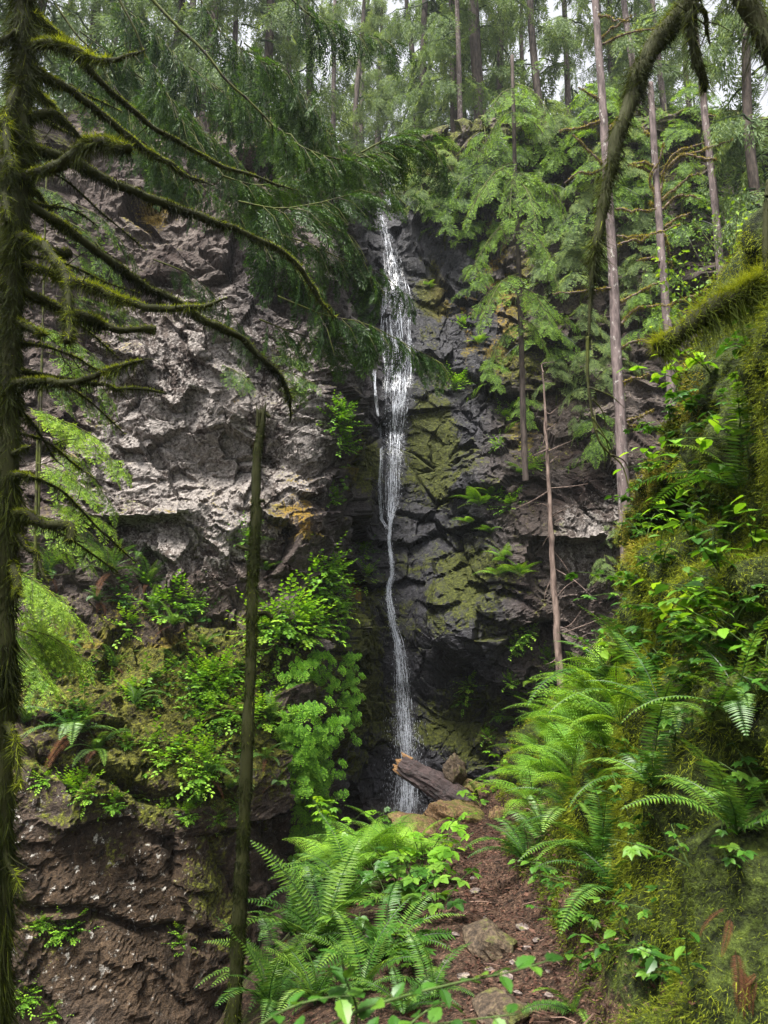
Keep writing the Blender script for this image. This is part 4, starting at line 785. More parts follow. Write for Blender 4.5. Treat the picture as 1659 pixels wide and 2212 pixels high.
def fern(p, nrm, n, size, kind=SF, label=None, group=None, dead=0, name='sword_fern', arc=None):
    o = thing(name, p, label, 'fern', group); hz = math.hypot(nrm[0], nrm[1]); az0 = math.atan2(nrm[1], nrm[0]) if hz > .25 else -math.pi/2; arc = arc or (2.2 if hz > .5 else math.pi)
    for k in range(n):
        az = az0+arc*(2*(k+.5)/n-1)+fr_.normal()*.25; obj('frond', kind[fr_.integers(len(kind))], o, (0, 0, 0), (fr_.normal()*.12, fr_.normal()*.14, az), size*fr_.uniform(.7, 1.12))
    for k in range(dead): obj('dead_frond', SFD[fr_.integers(3)], o, (0, 0, 0), (fr_.normal()*.15, fr_.normal()*.15, az0+fr_.uniform(-1.6, 1.6)), size*fr_.uniform(.5, .85))
    return o
# on the left cliff and its ledge
cl = []
for px, py, s, dead in [(160, 1585, .95, 6), (205, 1625, .6, 2), (55, 1560, .6, 4), (240, 1235, .7, 5), (318, 1265, .65, 4), (110, 1245, .7, 3), (170, 1215, .6, 3), (300, 1205, .5, 2), (330, 1330, .55, 4), (375, 1355, .5, 2), (450, 1675, .55, 3), (490, 1705, .55, 1), (582, 1560, .6, 3), (575, 1640, .4, 3), (250, 1440, .5, 3), (120, 1400, .5, 2), (290, 1520, .5, 1), (210, 1300, .5, 5), (575, 1235, .45, 4), (600, 1695, .4, 3), (380, 1440, .4, 1), (70, 1480, .5, 2), (440, 1400, .45, 1)]:
    p, nn = hit(px, py); cl.append(fern(p, nn, 9 if s < .6 else 13, s*1.15, SF, None, 'sword ferns on the cliff ledge', dead//2))
series_labels(cl, 'sword fern on the left cliff ledge', 6)
rc = []
for px, py, s in [(1060, 1075, .6), (1035, 1095, .7), (1018, 1135, .6), (1092, 1215, .7), (1075, 1245, .6), (1125, 1245, .6), (1060, 1155, .5), (1120, 1510, .6), (1150, 1480, .5), (1090, 1560, .5), (1035, 745, .5), (925, 625, .4), (1130, 1030, .6), (1080, 1050, .5)]:
    p, nn = hit(px, py); rc.append(fern(p, nn, 9, s, LF, None, 'ferns on the wall right of the waterfall', 0, 'lady_fern'))
series_labels(rc, 'light green fern on the wall right of waterfall', 5)

# hanging maidenhair and leafy clumps on the left cliff
mh = np.random.default_rng(99)
def fan_clump(r, mat, n=26, spread=.35, drop=.5, L=.20, w=.05, pin=7):
    m = MB(); P, D, N, LL, W, TT = [], [], [], [], [], []
    for k in range(n):
        c = np.array((r.normal()*spread, -.06-abs(r.normal())*.12, -abs(r.normal())*drop)); face = unit(np.array((r.normal()*.45, -1, .55+r.random()*.5)))
        x = unit(np.cross(face, (0, 0, 1.))); dn = unit(np.cross(x, face)); dn = dn if dn[2] < 0 else -dn
        for a in np.linspace(-1.25, 1.25, 6)+r.normal()*.15:
            d = unit(dn*math.cos(a)+x*math.sin(a)); sd = unit(np.cross(face, d)); ll = L*(1-.25*abs(a))*r.uniform(.8, 1.15)
            for f in np.linspace(.2, 1, pin):
                p = c+d*ll*f-np.array((0, 0, .05*f*f))
                for s in (-1, 1): P.append(p); D.append(sd*s+d*.5+r.normal(size=3)*.12); N.append(face+r.normal(size=3)*.2); LL.append(w*(1.15-.5*f)); W.append(w*.6); TT.append(.25+.4*f+r.normal()*.2)
    D = unit(np.array(D)); N = np.array(N); N = unit(N-(N*D).sum(1, keepdims=True)*D); add_leaves(m, LS(np.array(P), D, N, np.array(LL), np.array(W), np.array(TT)), .5); return m.mesh('foliage', mat)
def leaf_clump(r, mat, n=30, sx=.4, sz=.3, L=.07):
    """twigs that each carry a few leaves in one plane, some of them in the shade of others"""
    m = MB(); P, D, N, LL, W, TT = [], [], [], [], [], []
    for k in range(n):
        e = np.array((r.normal()*sx*.5, -.04-abs(r.normal())*sx*.35, r.normal()*sz*.5)); b = e*.35+np.array((0, .1, -.05)); f = unit(e-b+np.array((0, -.1, -.05))); side = unit(np.cross(f, (0, 0, 1.))); nn = unit(np.cross(side, f)+r.normal(size=3)*.25); nn = nn if nn[2] > 0 else -nn
        add_tube(m, np.array([b, (b+e)/2+np.array((0, 0, .03)), e]), [.005, .004, .002], 4, cap=False, tint=0.); t0 = r.normal()*.2; q = r.integers(5, 10)
        for j in range(q):
            u = .35+.65*j/(q-1); s_ = (-1, 1)[j % 2]; d = f*.6+side*s_*(1 if j < q-1 else 0)+r.normal(size=3)*.15; P.append(b+(e-b)*u+np.array((0, 0, .03*u))); D.append(d); N.append(nn+r.normal(size=3)*.15); l = L*r.uniform(.7, 1.35); LL.append(l); W.append(l*r.uniform(.55, .8)); TT.append(.45+t0+r.normal()*.1)
    D = unit(np.array(D)); N = np.array(N); N = unit(N-(N*D).sum(1, keepdims=True)*D); add_leaves(m, LS(np.array(P), D, N, np.array(LL), np.array(W), np.array(TT)), .5, .08); return m.mesh('foliage', mat)
MH = [fan_clump(np.random.default_rng(600+k), 'maidenhair', 18, .17, .75, .22, .058, 6) for k in range(4)]; LC = [leaf_clump(np.random.default_rng(620+k), 'young_leaf', 42, .7, .6, .095) for k in range(3)]; LD = [leaf_clump(np.random.default_rng(640+k), 'broad_leaf', 26, .6, .45, .085) for k in range(3)]
def face_az(nn): return math.atan2(nn[1], nn[0])+math.pi/2 if math.hypot(nn[0], nn[1]) > .3 else 0.0
def clump(px, py, s, meshes, name, grp, cat='plant'):
    p, nn = hit(px, py); o = thing(name, p, None, cat, grp, (0, 0, .6*face_az(nn)+mh.normal()*.15), s*mh.uniform(.85, 1.15)); obj('foliage', meshes[mh.integers(len(meshes))], o); return o
m1 = [clump(x, y, s, MH, 'maidenhair_fern', 'hanging maidenhair ferns beside the waterfall', 'fern') for x, y, s in [(640, 1450, .85), (655, 1490, .8), (630, 1520, .7), (665, 1540, .75), (660, 1590, .7), (690, 1640, .6), (690, 1690, .55), (640, 1700, .6), (648, 1740, .5), (755, 1400, .6), (750, 1445, .6), (745, 1490, .6), (755, 1340, .6), (740, 1300, .5), (690, 1610, .5), (640, 1420, .7), (735, 1000, .35), (630, 1640, .5), (620, 1560, .5), (700, 1580, .6), (720, 1540, .6), (760, 1540, .5), (670, 1660, .6), (650, 1560, .7), (700, 1450, .7), (720, 1410, .7), (680, 1400, .7), (610, 1470, .6), (770, 1300, .5), (660, 1720, .5), (700, 1740, .5)]]
series_labels(m1, 'hanging maidenhair fern left of the lower waterfall', 5)
m2 = [clump(x, y, s*1.25, LC, 'leafy_shrub', 'bright leafy shrubs on the cliff left of the waterfall', 'shrub') for x, y, s in [(700, 1215, .75), (695, 1255, .8), (720, 1240, .6), (640, 1325, .85), (685, 1335, .8), (600, 1330, .7), (650, 1355, .75), (720, 1300, .6), (735, 915, .5), (742, 955, .5), (732, 890, .4), (560, 1360, .6), (600, 1380, .6), (500, 1440, .55), (470, 1480, .6), (455, 1520, .6), (490, 1530, .55), (440, 1570, .5), (560, 1480, .5), (555, 1540, .5), (720, 1075, .35), (440, 1465, .5), (785, 1190, .4), (790, 1240, .4), (535, 1160, .35), (410, 1290, .45), (1125, 1375, .45), (1110, 1400, .4), (1140, 1360, .4), (1100, 1090, .45), (1150, 1000, .4)]]
series_labels(m2, 'bright leafy shrub on the cliff beside waterfall', 8)
m3 = []
for k in range(34):
    x = 330+mh.normal()*190; y = 1470+mh.normal()*120
    if 40 < x < 620 and 1270 < y < 1720: m3.append(clump(x, y, mh.uniform(.5, .95), LD if k % 2 else LC, 'small_shrub', 'small leafy plants on the left ledge', 'shrub'))
for x, y in [(75, 2000), (90, 1995), (120, 2010), (385, 2010), (400, 2040), (150, 2010), (60, 2150), (110, 2190), (430, 1700), (420, 1720), (330, 1600), (340, 1640), (270, 1600), (140, 1700), (190, 1715), (240, 1735), (300, 1720), (350, 1745), (400, 1760), (470, 1765), (510, 1740), (90, 1680)]: m3.append(clump(x, y, mh.uniform(.22, .42), LC, 'small_shrub', 'small leafy plants on the left ledge', 'shrub'))
series_labels(m3, 'small leafy plant on the left cliff ledge', 14)
m4 = [clump(x, y, mh.uniform(.35, .6), LC, 'wall_shrub', 'small leafy plants on the wet wall', 'shrub') for x, y in [(1010, 1480), (1000, 1510), (1075, 1540), (1100, 1470), (1160, 1500), (1130, 1540), (1180, 1420), (1190, 1470), (1050, 1590), (1150, 1570), (985, 830), (1000, 700), (1010, 820), (1090, 900), (1115, 880), (1075, 960)]]
series_labels(m4, 'small leafy plant on the wet wall', 6)

# ------------------------------------------------------------------ moss coat on the bank, litter on the trail
nr = np.random.default_rng(111)
gv = (GPX > -60) & (GPX < 1760) & (GPY > 500) & (GPY < 2350) & (GPK > 1)
SGS = np.broadcast_to(gs[None], (gh, gw)).reshape(-1)
kb = np.nonzero(gv & (SGS > 5.4) & (gf[:, 1] > 1.5) & (gf[:, 1] < 10.6) & (SGS < 10.6))[0]
area = np.linalg.norm(np.cross(np.gradient(GRID, axis=1), np.gradient(GRID, axis=0)), axis=-1).reshape(-1)
dens = area[kb]*np.clip(.6+fbm(Gq[kb]*1.4, 3, 120)*.7, .12, 1)*(5/np.clip(GPK[kb], 2.2, 9))**1.5; cnt = 430000; kk = nr.choice(kb, cnt, p=dens/dens.sum()); P = Gq[kk]+nr.normal(size=(cnt, 3))*.022
D = unit(GN[kk]*.8+np.array((0, 0, -.55))+nr.normal(size=(cnt, 3))*.45); S = unit(np.cross(D, nr.normal(size=(cnt, 3))))
L = nr.uniform(.008, .030, cnt)*(1+1.2*np.clip(fbm(Gq[kk]*2.2, 2, 125), 0, 1)); tint = np.clip(.46+fbm(Gq[kk]*1.1, 3, 127)*.34+fbm(Gq[kk]*6, 2, 128)*.22+nr.normal(size=cnt)*.14, 0, 1)
m = MB(); add_blades(m, P, D, S, L, nr.uniform(.0006, .0014, cnt)*np.clip(GPK[kk], 2, 8), tint); tag(m.build('bank_moss', 'bank_moss'), 'shaggy green and yellow moss covering the steep bank', 'moss', None, 'stuff')
# gold moss on the lit edges of the bank, their brightness put into its colour
gold = np.zeros(len(kb)); 
for cx, cy, rx, ry in [(1400, 850, 40, 60), (1385, 920, 30, 60), (1400, 1040, 50, 40), (1370, 1160, 30, 50), (1270, 1350, 30, 40), (1250, 1390, 25, 40), (1560, 860, 70, 40), (1600, 880, 60, 60), (1440, 780, 40, 30), (1640, 830, 30, 60)]: gold += np.exp(-((GPX[kb]-cx)/rx)**2-((GPY[kb]-cy)/ry)**2)
gold = gold*(gf[kb, 1] > 4.2)+1e-7; cnt = 45000; kk = nr.choice(kb, cnt, p=gold/gold.sum()); D = unit(GN[kk]+np.array((0, 0, -.3))+nr.normal(size=(cnt, 3))*.5); S = unit(np.cross(D, nr.normal(size=(cnt, 3))))
m = MB(); add_blades(m, Gq[kk]+GN[kk]*.02+nr.normal(size=(cnt, 3))*.02, D, S, nr.uniform(.012, .04, cnt), nr.uniform(.004, .008, cnt), np.clip(.5+nr.normal(size=cnt)*.2, 0, 1)); tag(m.build('golden_moss', 'gold_moss'), 'golden moss on the upper edges of the bank', 'moss', None, 'stuff')
# leaf litter
kp = np.nonzero(gv & (SGS > 2.3) & (SGS < 6.2) & (gf[:, 1] > 2.5) & (gf[:, 1] < 9.8))[0]; cnt = 26000; kk = nr.choice(kp, cnt); P = Gq[kk]+nr.normal(size=(cnt, 3))*np.array((.03, .03, .004))+GN[kk]*.006
D = unit(nr.normal(size=(cnt, 3))*np.array((1, 1, .25))); N = unit(GN[kk]+nr.normal(size=(cnt, 3))*.35); N = unit(N-(N*D).sum(1, keepdims=True)*D); L = nr.uniform(.008, .038, cnt)*np.where(nr.random(cnt) < .06, 1.5, 1)
m = MB(); add_leaves(m, LS(P, D, N, L, L*nr.uniform(.15, .6, cnt), np.clip(nr.beta(1.6, 2.6, cnt), 0, 1)), .45, .1, .05); tag(m.build('leaf_litter', 'litter'), 'fallen brown leaves and bark bits on the trail', 'litter', None, 'stuff')

# ------------------------------------------------------------------ stones
def rock(name, p, size, mat, label, seed, cat='stone', group=None, rot=(0, 0, 0), n=26, rough=.25):
    th = np.linspace(0, math.pi, n)[:, None]; ph = np.linspace(0, 2*math.pi, n*2, endpoint=False)[None]; V = np.stack((np.sin(th)*np.cos(ph), np.sin(th)*np.sin(ph), np.cos(th)*np.ones_like(ph)), -1).reshape(-1, 3)
    r = np.random.default_rng(seed); Vd = V.copy()
    for _ in range(12): nn = unit(r.normal(size=3)); c = r.uniform(.55, .92); s = Vd@nn; Vd = Vd-nn*np.clip(s-c, 0, None)[:, None]*.92
    F1, F2, off, R = worley(Vd*2.2+seed, seed); Vd = Vd*(1+rough*.5*(R[:, 3:]-.5)+rough*.45*fbm(Vd*1.7+seed, 3, seed)[:, None]+rough*.16*fbm(Vd*7, 3, seed+2)[:, None]); Vd = Vd*np.array(size)
    i = np.arange(n-1)[:, None]*n*2; j = np.arange(n*2)[None]; k = (j+1) % (n*2); Q = np.stack((i+j, i+n*2+j, i+n*2+k, i+k), -1).reshape(-1, 4)
    m = MB(); m.add(Vd, Q); o = obj(name, m.mesh(name, mat, False), None, [float(c) for c in p], rot); return tag(o, label, cat, group)
def on_g(px, py, dz=0.0): p, nn = ghit(px, py); return p+np.array((0, 0, dz))
rock('boulder', at(985, 1768, 8.5), (.40, .32, .20), 'stone_orange', 'orange-brown flat boulder at the end of the trail under the log', 1, 'boulder', None, (.2, .15, .3))
rock('boulder', at(915, 1800, 8.3), (.42, .4, .14), 'stone_orange', 'low orange-brown slab left of the trail end', 12, 'boulder', None, (.1, .35, .3))
rock('stone', at(985, 1668, 9.2), (.15, .12, .22), 'stone_brown', 'small upright pointed stone behind the log', 2, 'stone', None, (.1, -.1, .4))
rock('stone', at(1015, 1690, 9.4)+np.array((0, 0, -.08)), (.38, .3, .16), 'stone_orange', 'half-buried flat stone behind the log and the pointed stone', 13, 'stone')
rock('boulder', on_g(1062, 2060, .02), (.17, .2, .16), 'stone_brown', 'rounded mossy boulder in the middle of the trail', 3, 'boulder', None, (0, .1, .5))
rock('boulder', on_g(1080, 2195, .0), (.16, .16, .10), 'stone_brown', 'mossy rock at the bottom of the trail', 4, 'boulder', None, (0, -.1, .2))
rock('stone', on_g(1080, 1760, .0), (.12, .1, .08), 'stone_orange', 'small stone at the foot of the bank beyond the trail', 15, 'stone')
chips = [rock('stone_chip', on_g(x, y, .01), (s, s*.75, s*.4), 'stone_grey', None, 30+k, 'stone', 'loose stone chips on the trail', (nr.normal()*.2, nr.normal()*.2, nr.random()*6), 9, .3) for k, (x, y, s) in enumerate([(1063, 2098, .035), (1095, 2108, .05), (1135, 2050, .035), (1130, 2010, .05), (1160, 2030, .03), (1065, 2075, .025), (1105, 2080, .025), (1000, 2110, .04), (1120, 2150, .03), (1150, 2080, .03), (1185, 2100, .02), (1030, 1930, .05), (1050, 1985, .02), (990, 2020, .03), (1180, 2150, .03), (960, 2080, .03), (1020, 1900, .03), (1100, 2165, .02), (1140, 2190, .03)])]
twigs = MB()
for k in range(170):
    q = kp[nr.integers(len(kp))]; p = Gq[q]+GN[q]*.012; d = unit(nr.normal(size=3)*np.array((1, 1, .12))); ln = nr.uniform(.05, .22); add_tube(twigs, np.array([p, p+d*ln*.5+nr.normal(size=3)*.008, p+d*ln]), nr.uniform(.0015, .004), 4, cap=False, tint=nr.random())
tag(twigs.build('twig_litter', 'bare_twig'), 'thin fallen twigs scattered over the trail', 'litter', None, 'stuff')
series_labels(chips, 'grey stone chip on the trail', 5)

# ------------------------------------------------------------------ the broken log
lg = thing('broken_log', (0, 0, 0), 'wet dark broken log with a splintered orange end jutting over the drop', 'log')
c = smooth_line([at(1025, 1775, 9.1), at(995, 1735, 9.1), at(950, 1700, 9.2), at(905, 1675, 9.3), at(868, 1652, 9.4)], 40); n = 40
rad = np.interp(np.linspace(0, 1, n), [0, .3, .6, .85, 1], [.19, .185, .165, .15, .13])*.84; T, A, B = frames(c); a = np.linspace(0, 2*math.pi, 36, endpoint=False)
V = A[:, None]*np.cos(a)[None, :, None]+B[:, None]*np.sin(a)[None, :, None]; ridg = np.abs(fbm(np.stack((np.broadcast_to(np.cos(a)*3, (n, 36)), np.broadcast_to(np.sin(a)*3, (n, 36)), np.linspace(0, 2.5, n)[:, None]*np.ones(36)), -1).reshape(-1, 3), 4, 5, .6)).reshape(n, 36)
V = c[:, None]+V*(rad[:, None]*(1.1-.30*ridg))[..., None]; i = np.arange(n-1)[:, None]*36; j = np.arange(36)[None]; k = (j+1) % 36; m = MB(); m.add(V.reshape(-1, 3), np.stack((i+j, i+k, i+36+k, i+36+j), -1).reshape(-1, 4)); m.build('bark', 'log_bark', lg, False)
for q in range(10):
    an = nr.random()*6.283; e = c[-1]+(A[-1]*math.cos(an)+B[-1]*math.sin(an))*rad[-1]*nr.uniform(.3, .95); ln = nr.uniform(.03, .11)
    m = MB(); add_tube(m, np.array([e-T[-1]*.08, e+T[-1]*ln*.5, e+T[-1]*ln+nr.normal(size=3)*.01]), [.030, .022, .004], 5, .2, q); m.build('splinter', 'log_wood', lg)
tp = at(566, 893, 5.0)
for q in range(7):
    e = tp+nr.normal(size=3)*np.array((.022, .022, .01)); m = MB(); add_tube(m, np.array([e-np.array((0, 0, .10)), e, e+np.array((nr.normal()*.012, 0, nr.uniform(.02, .08)))]), [.014, .011, .002], 5, .2, q); m.build('splinter', 'bark_moss', t2)
sk = thing('dead_twig', (0, 0, 0), 'small dark upright twig stub beside the log', 'twig'); m = MB(); add_tube(m, px_line([(1035, 1745), (1030, 1715), (1020, 1695), (1012, 1688)], 8.9, 8.9, 12), .018, 6, .25); m.build('stub', 'twig_dark', sk)
# thin dead snag behind the bank
sg = thing('dead_snag', (0, 0, 0), 'thin leaning dead snag with broken twigs below the slim hemlock', 'dead tree')
pts = px_line([(1173, 805), (1176, 870), (1180, 940), (1183, 1000), (1187, 1080), (1192, 1180), (1199, 1290), (1206, 1400), (1213, 1500), (1218, 1580)], 11, 10.4, 70); pts[:, 0] += .012*fbm(pts*3, 3, 4); m = MB(); add_tube(m, pts, px_rad(np.interp(np.linspace(0, 1, 70), [0, .25, .5, 1], [3, 7, 11, 19]), 10.8), 8, .22, 5); m.build('trunk', 'bark_snag', sg, True)
for a_, b_ in [((1174, 805), (1198, 782)), ((1180, 890), (1205, 880)), ((1178, 880), (1172, 960)), ((1180, 930), (1200, 910)), ((1184, 975), (1240, 950)), ((1184, 970), (1148, 985)), ((1186, 1055), (1270, 1045)), ((1186, 1060), (1110, 1100)), ((1190, 1120), (1240, 1090)), ((1190, 1100), (1160, 1090)), ((1194, 1150), (1172, 1180)), ((1195, 1190), (1240, 1270)), ((1200, 1230), (1280, 1290)), ((1203, 1290), (1250, 1250)), ((1197, 1240), (1175, 1300)), ((1206, 1360), (1255, 1320)), ((1210, 1370), (1300, 1335)), ((1195, 1130), (1215, 1125)), ((1188, 1000), (1205, 985)), ((1206, 1420), (1180, 1435))]:
    q = px_line([a_, ((a_[0]+b_[0])/2+nr.normal()*5, (a_[1]+b_[1])/2+nr.normal()*5), b_], 10.8, 10.8+nr.normal()*.25, 14); m = MB(); add_tube(m, q, np.linspace(.011, .003, 14), 5, .2); m.build('twig', 'bark_snag', sg, True)

# ------------------------------------------------------------------ ferns and leafy plants beside the trail and on the bank
def gfern(px, py, n, s, kind, label, dead=0, name='sword_fern', nrm=None, arc=None, dz=0.0):
    p, nn = ghit(px, py); return fern(p+np.array((0, 0, dz)), nn if nrm is None else np.array(nrm), n, s, kind, label, None, dead, name, arc)
flat = (0., 0., 1.)
gfern(690, 2060, 13, .85, SF, 'large sword fern with long arching fronds beside the dead mossy stem', 2, nrm=flat)
gfern(835, 2075, 14, .70, SF, 'large upright sword fern at the left edge of the trail', 4, nrm=flat)
gfern(600, 2130, 11, .6, SF, 'low sword fern at the bottom beside the mossy stem', 1, nrm=flat)
gfern(760, 1960, 10, .75, SF, 'sword fern with rusty dead skirt between the two large ferns', 9, nrm=flat)
gfern(930, 2160, 7, .4, SF, 'small sword fern at the lower trail edge', 0, nrm=flat)
gfern(1240, 2190, 9, .30, SF, 'small sword fern at the bottom right of the trail', 0, nrm=flat)
for x, y, s_, lab in [(580, 2190, .55, 'dark sword fern at the bottom corner right of the mossy stem'), (680, 2170, .5, 'low sword fern under the large arching fern'), (790, 2150, .5, 'low sword fern between the large ferns at the bottom'), (880, 2190, .4, 'small sword fern under the blurred leafy branch'), (630, 2020, .6, 'sword fern behind the large arching fern by the mossy stem')]: gfern(x, y, 10, s_, SF, lab, 2, nrm=flat)
lf = []
for x, y, s in [(740, 1900, .7), (800, 1880, .75), (850, 1870, .65), (700, 1880, .7), (770, 1850, .7), (840, 1840, .6), (890, 1850, .5), (680, 1830, .65)]: lf.append(gfern(x, y, 9, s, LF, None, 0, 'lady_fern', flat))
for o in lf: o['group'] = 'lady ferns left of the trail'
series_labels(lf, 'lacy lady fern on the rise left of the trail')
lb = []
for x, y, s in [(1180, 1690, .75), (1240, 1660, .8), (1200, 1620, .75), (1270, 1600, .75), (1320, 1640, .7), (1150, 1740, .6), (1220, 1560, .7), (1290, 1540, .7), (1160, 1640, .6), (1250, 1720, .6), (1120, 1690, .5), (1340, 1570, .6)]: lb.append(gfern(x, y, 8, s, LF, None, 0, 'lady_fern'))
for o in lb: o['group'] = 'lady ferns on the lower bank'
series_labels(lb, 'lacy lady fern on the lower bank', 6)
sb = []
for x, y, s, n in [(1140, 1870, .6, 9), (1180, 1820, .55, 7), (1300, 1870, .55, 8), (1330, 1930, .5, 7), (1520, 1720, .55, 10), (1590, 1660, .55, 10), (1600, 1800, .5, 8), (1480, 1760, .5, 7), (1380, 1500, .8, 11), (1320, 1470, .7, 9), (1430, 1560, .6, 8), (1610, 1560, .5, 8), (1560, 1580, .4, 6), (1600, 1060, .6, 7), (1420, 1700, .55, 8), (1250, 1780, .55, 8)]:
    sb.append(gfern(x, y, n, s, SF, None, 0))
for o in sb: o['group'] = 'sword ferns on the bank'
series_labels(sb, 'sword fern on the steep bank', 6)
SFH = [sword_frond(np.random.default_rng(530+k), 1.0, a0, a1, 'dead_leaf') for k, (a0, a1) in enumerate([(-35, -92), (-50, -95)])]
for x, y, lab in [(1590, 1985, 'rust-brown dead fern hanging on the dark bank at the right edge'), (1610, 2080, 'brown withered fern low at the right edge')]:
    p, nn = ghit(x, y); o = thing('dead_fern', p, lab, 'fern'); az = math.atan2(nn[1], nn[0])
    for k in range(5): obj('frond', SFH[nr.integers(2)], o, [nr.normal()*.04, nr.normal()*.04, nr.normal()*.03], (nr.normal()*.25, nr.normal()*.2, az+nr.uniform(-.9, .9)), nr.uniform(.10, .19))

def leaf_mesh(r, kind, mat):
    """one leaf along +X: oval, three leaflets, or lobed"""
    m = MB()
    def blade(o, ang, L, w, lobes=None):
        t = np.linspace(0, 1, 9); prof = w*np.sin(math.pi*t**.75)**.8 if lobes is None else w*np.interp(t, *lobes)
        prof = prof*(1+.10*np.where(np.arange(9) % 2, 1, -1)*(t > .05)*(t < .95)); z = -.18*L*t**2; mid = np.stack((t*L, t*0, z), 1); lf_ = np.stack((t*L, prof, z+.22*prof), 1); rt_ = np.stack((t*L, -prof, z+.22*prof), 1)
        V = np.concatenate((mid, lf_, rt_)); ca, sa = math.cos(ang), math.sin(ang); V = np.stack((V[:, 0]*ca-V[:, 1]*sa, V[:, 0]*sa+V[:, 1]*ca, V[:, 2]), 1)+o; a = np.arange(8)
        m.add(V, np.concatenate((np.stack((a, a+1, a+10, a+9), 1), np.stack((a+1, a, a+18, a+19), 1))), tint=.5+r.normal()*.1)
    if kind == 'oval': blade(np.array((.12, 0, 0)), 0, .88, .27)
    elif kind == 'three':
        blade(np.array((.4, 0, 0)), 0, .6, .19); blade(np.array((.38, 0, 0)), 1.05, .5, .16); blade(np.array((.38, 0, 0)), -1.05, .5, .16)
    else:
        L5 = ([0, .2, .5, .75, 1], [.25, .75, 1, .55, 0])
        for an, l in ((0, .65), (.75, .58), (-.75, .58), (1.6, .42), (-1.6, .42)): blade(np.array((.35, 0, 0)), an, l, .17, L5)
    add_tube(m, np.array([(0, 0, .02), (.2, 0, .03), (.42, 0, 0)]), [.012, .01, .006], 4, cap=False, tint=.15); return m.mesh('leaf', mat)
lr = np.random.default_rng(133)
LEAF = {(k, mt): [leaf_mesh(lr, k, mt) for _ in range(3)] for k in ('oval', 'three', 'lobed') for mt in ('broad_leaf', 'young_leaf')}
def leafy(p, nrm, nst, h, nleaf, lsize, kind, mat, name, label=None, group=None, lean=None, stemmat='stem_green'):
    o = thing(name, p, label, 'plant', group); nrm = np.asarray(nrm, float)
    for s in range(nst):
        az = lr.random()*6.283; d = unit(nrm*.9+np.array((math.cos(az)*.55, math.sin(az)*.55, .75))+lr.normal(size=3)*.15); hh = h*lr.uniform(.6, 1.1); f = np.linspace(0, 1, 10)[:, None]; side = np.array((math.cos(az), math.sin(az), 0))
        c = d*hh*f+side*hh*.25*f**2-np.array((0, 0, .18*hh))*f**2; m = MB(); add_tube(m, c, np.linspace(.004, .0015, 10)*(.7+h), 5); m.build('stem', stemmat, o)
        for k in range(nleaf):
            t = .3+.7*(k+lr.random()*.6)/nleaf; q = c[min(9, int(t*9.99))]; a2 = az+(k*2.4)+lr.normal()*.3
            e = (lr.normal()*.25, lr.uniform(-.15, .5), a2); obj('leaf', LEAF[kind, mat][lr.integers(3)], o, [float(x) for x in q], e, lsize*lr.uniform(.65, 1.2)*(1-.2*t))
    return o
bp = []
BP = [(1420, 1010), (1480, 990), (1400, 1090), (1460, 1100), (1530, 1060), (1560, 930), (1500, 880), (1600, 960), (1630, 1020), (1440, 900), (1540, 800), (1610, 760), (1580, 1120), (1640, 1110), (1500, 1180), (1560, 1200), (1620, 1200), (1440, 1230), (1380, 1280), (1500, 1270), (1570, 1290), (1640, 1280), (1430, 1330), (1350, 1340), (1500, 1350), (1570, 1370), (1630, 1380), (1460, 1410), (1540, 1440), (1600, 1450), (1500, 1500), (1560, 1510), (1640, 1500), (1450, 1480), (1350, 1420), (1300, 1400), (1390, 1180), (1470, 1170), (1530, 1130), (1410, 1270), (1460, 1290), (1540, 1240), (1600, 1340), (1530, 1320), (1400, 1400), (1580, 1420), (1640, 1440), (1420, 1450), (1520, 1400), (1600, 1250), (1650, 1340), (1380, 960), (1450, 830), (1580, 840), (1640, 900)]
for k, (x, y) in enumerate(BP):
    p, nn = ghit(x+lr.normal()*6, y+lr.normal()*6); bp.append(leafy(p, nn, 3, .32, 6, .105, 'oval' if k % 3 else 'lobed', 'young_leaf' if k % 3 == 1 else 'broad_leaf', 'leafy_plant', None, 'broad-leaved plants on the upper bank'))
series_labels(bp, 'broad-leaved plant on the upper bank', 12)
bq = []
for k, (x, y) in enumerate([(1290, 1760), (1350, 1740), (1400, 1800), (1210, 1880), (1260, 1920), (1300, 1990), (1360, 2000), (1400, 1930), (1250, 2010), (1330, 2070), (1400, 2090), (1230, 1960), (1290, 2110), (1440, 1980), (1480, 1870), (1170, 1930), (1380, 1660), (1450, 1640), (1500, 1620), (1320, 1700), (1420, 2150), (1500, 2130), (1560, 1880), (1640, 1740)]):
    p, nn = ghit(x+lr.normal()*6, y+lr.normal()*6); bq.append(leafy(p, nn, 2, .25, 6, .085, ('oval', 'three', 'lobed')[k % 3], 'broad_leaf', 'leafy_plant', None, 'dark-leaved plants on the lower bank'))
series_labels(bq, 'dark-leaved plant on the lower bank', 6)
bt = []
for k, (x, y, s) in enumerate([(900, 1960, 1), (930, 1920, 1), (870, 1930, .9), (950, 1990, .9), (910, 1890, 1.0), (960, 1850, .8), (840, 1990, .8), (780, 2080, .8), (900, 2100, .7), (720, 1960, .7), (660, 1900, .7), (640, 1850, .7), (700, 1790, .7), (760, 1800, .7), (820, 1790, .7)]):
    p, nn = ghit(x, y); bt.append(leafy(p, flat, 3, .55*s, 5, .20*s, 'three' if k % 2 else 'lobed', 'young_leaf' if k in (1, 4, 5, 12) else 'broad_leaf', 'bramble', None, 'brambles left of the trail'))
series_labels(bt, 'leafy bramble left of the trail', 5)
be = []
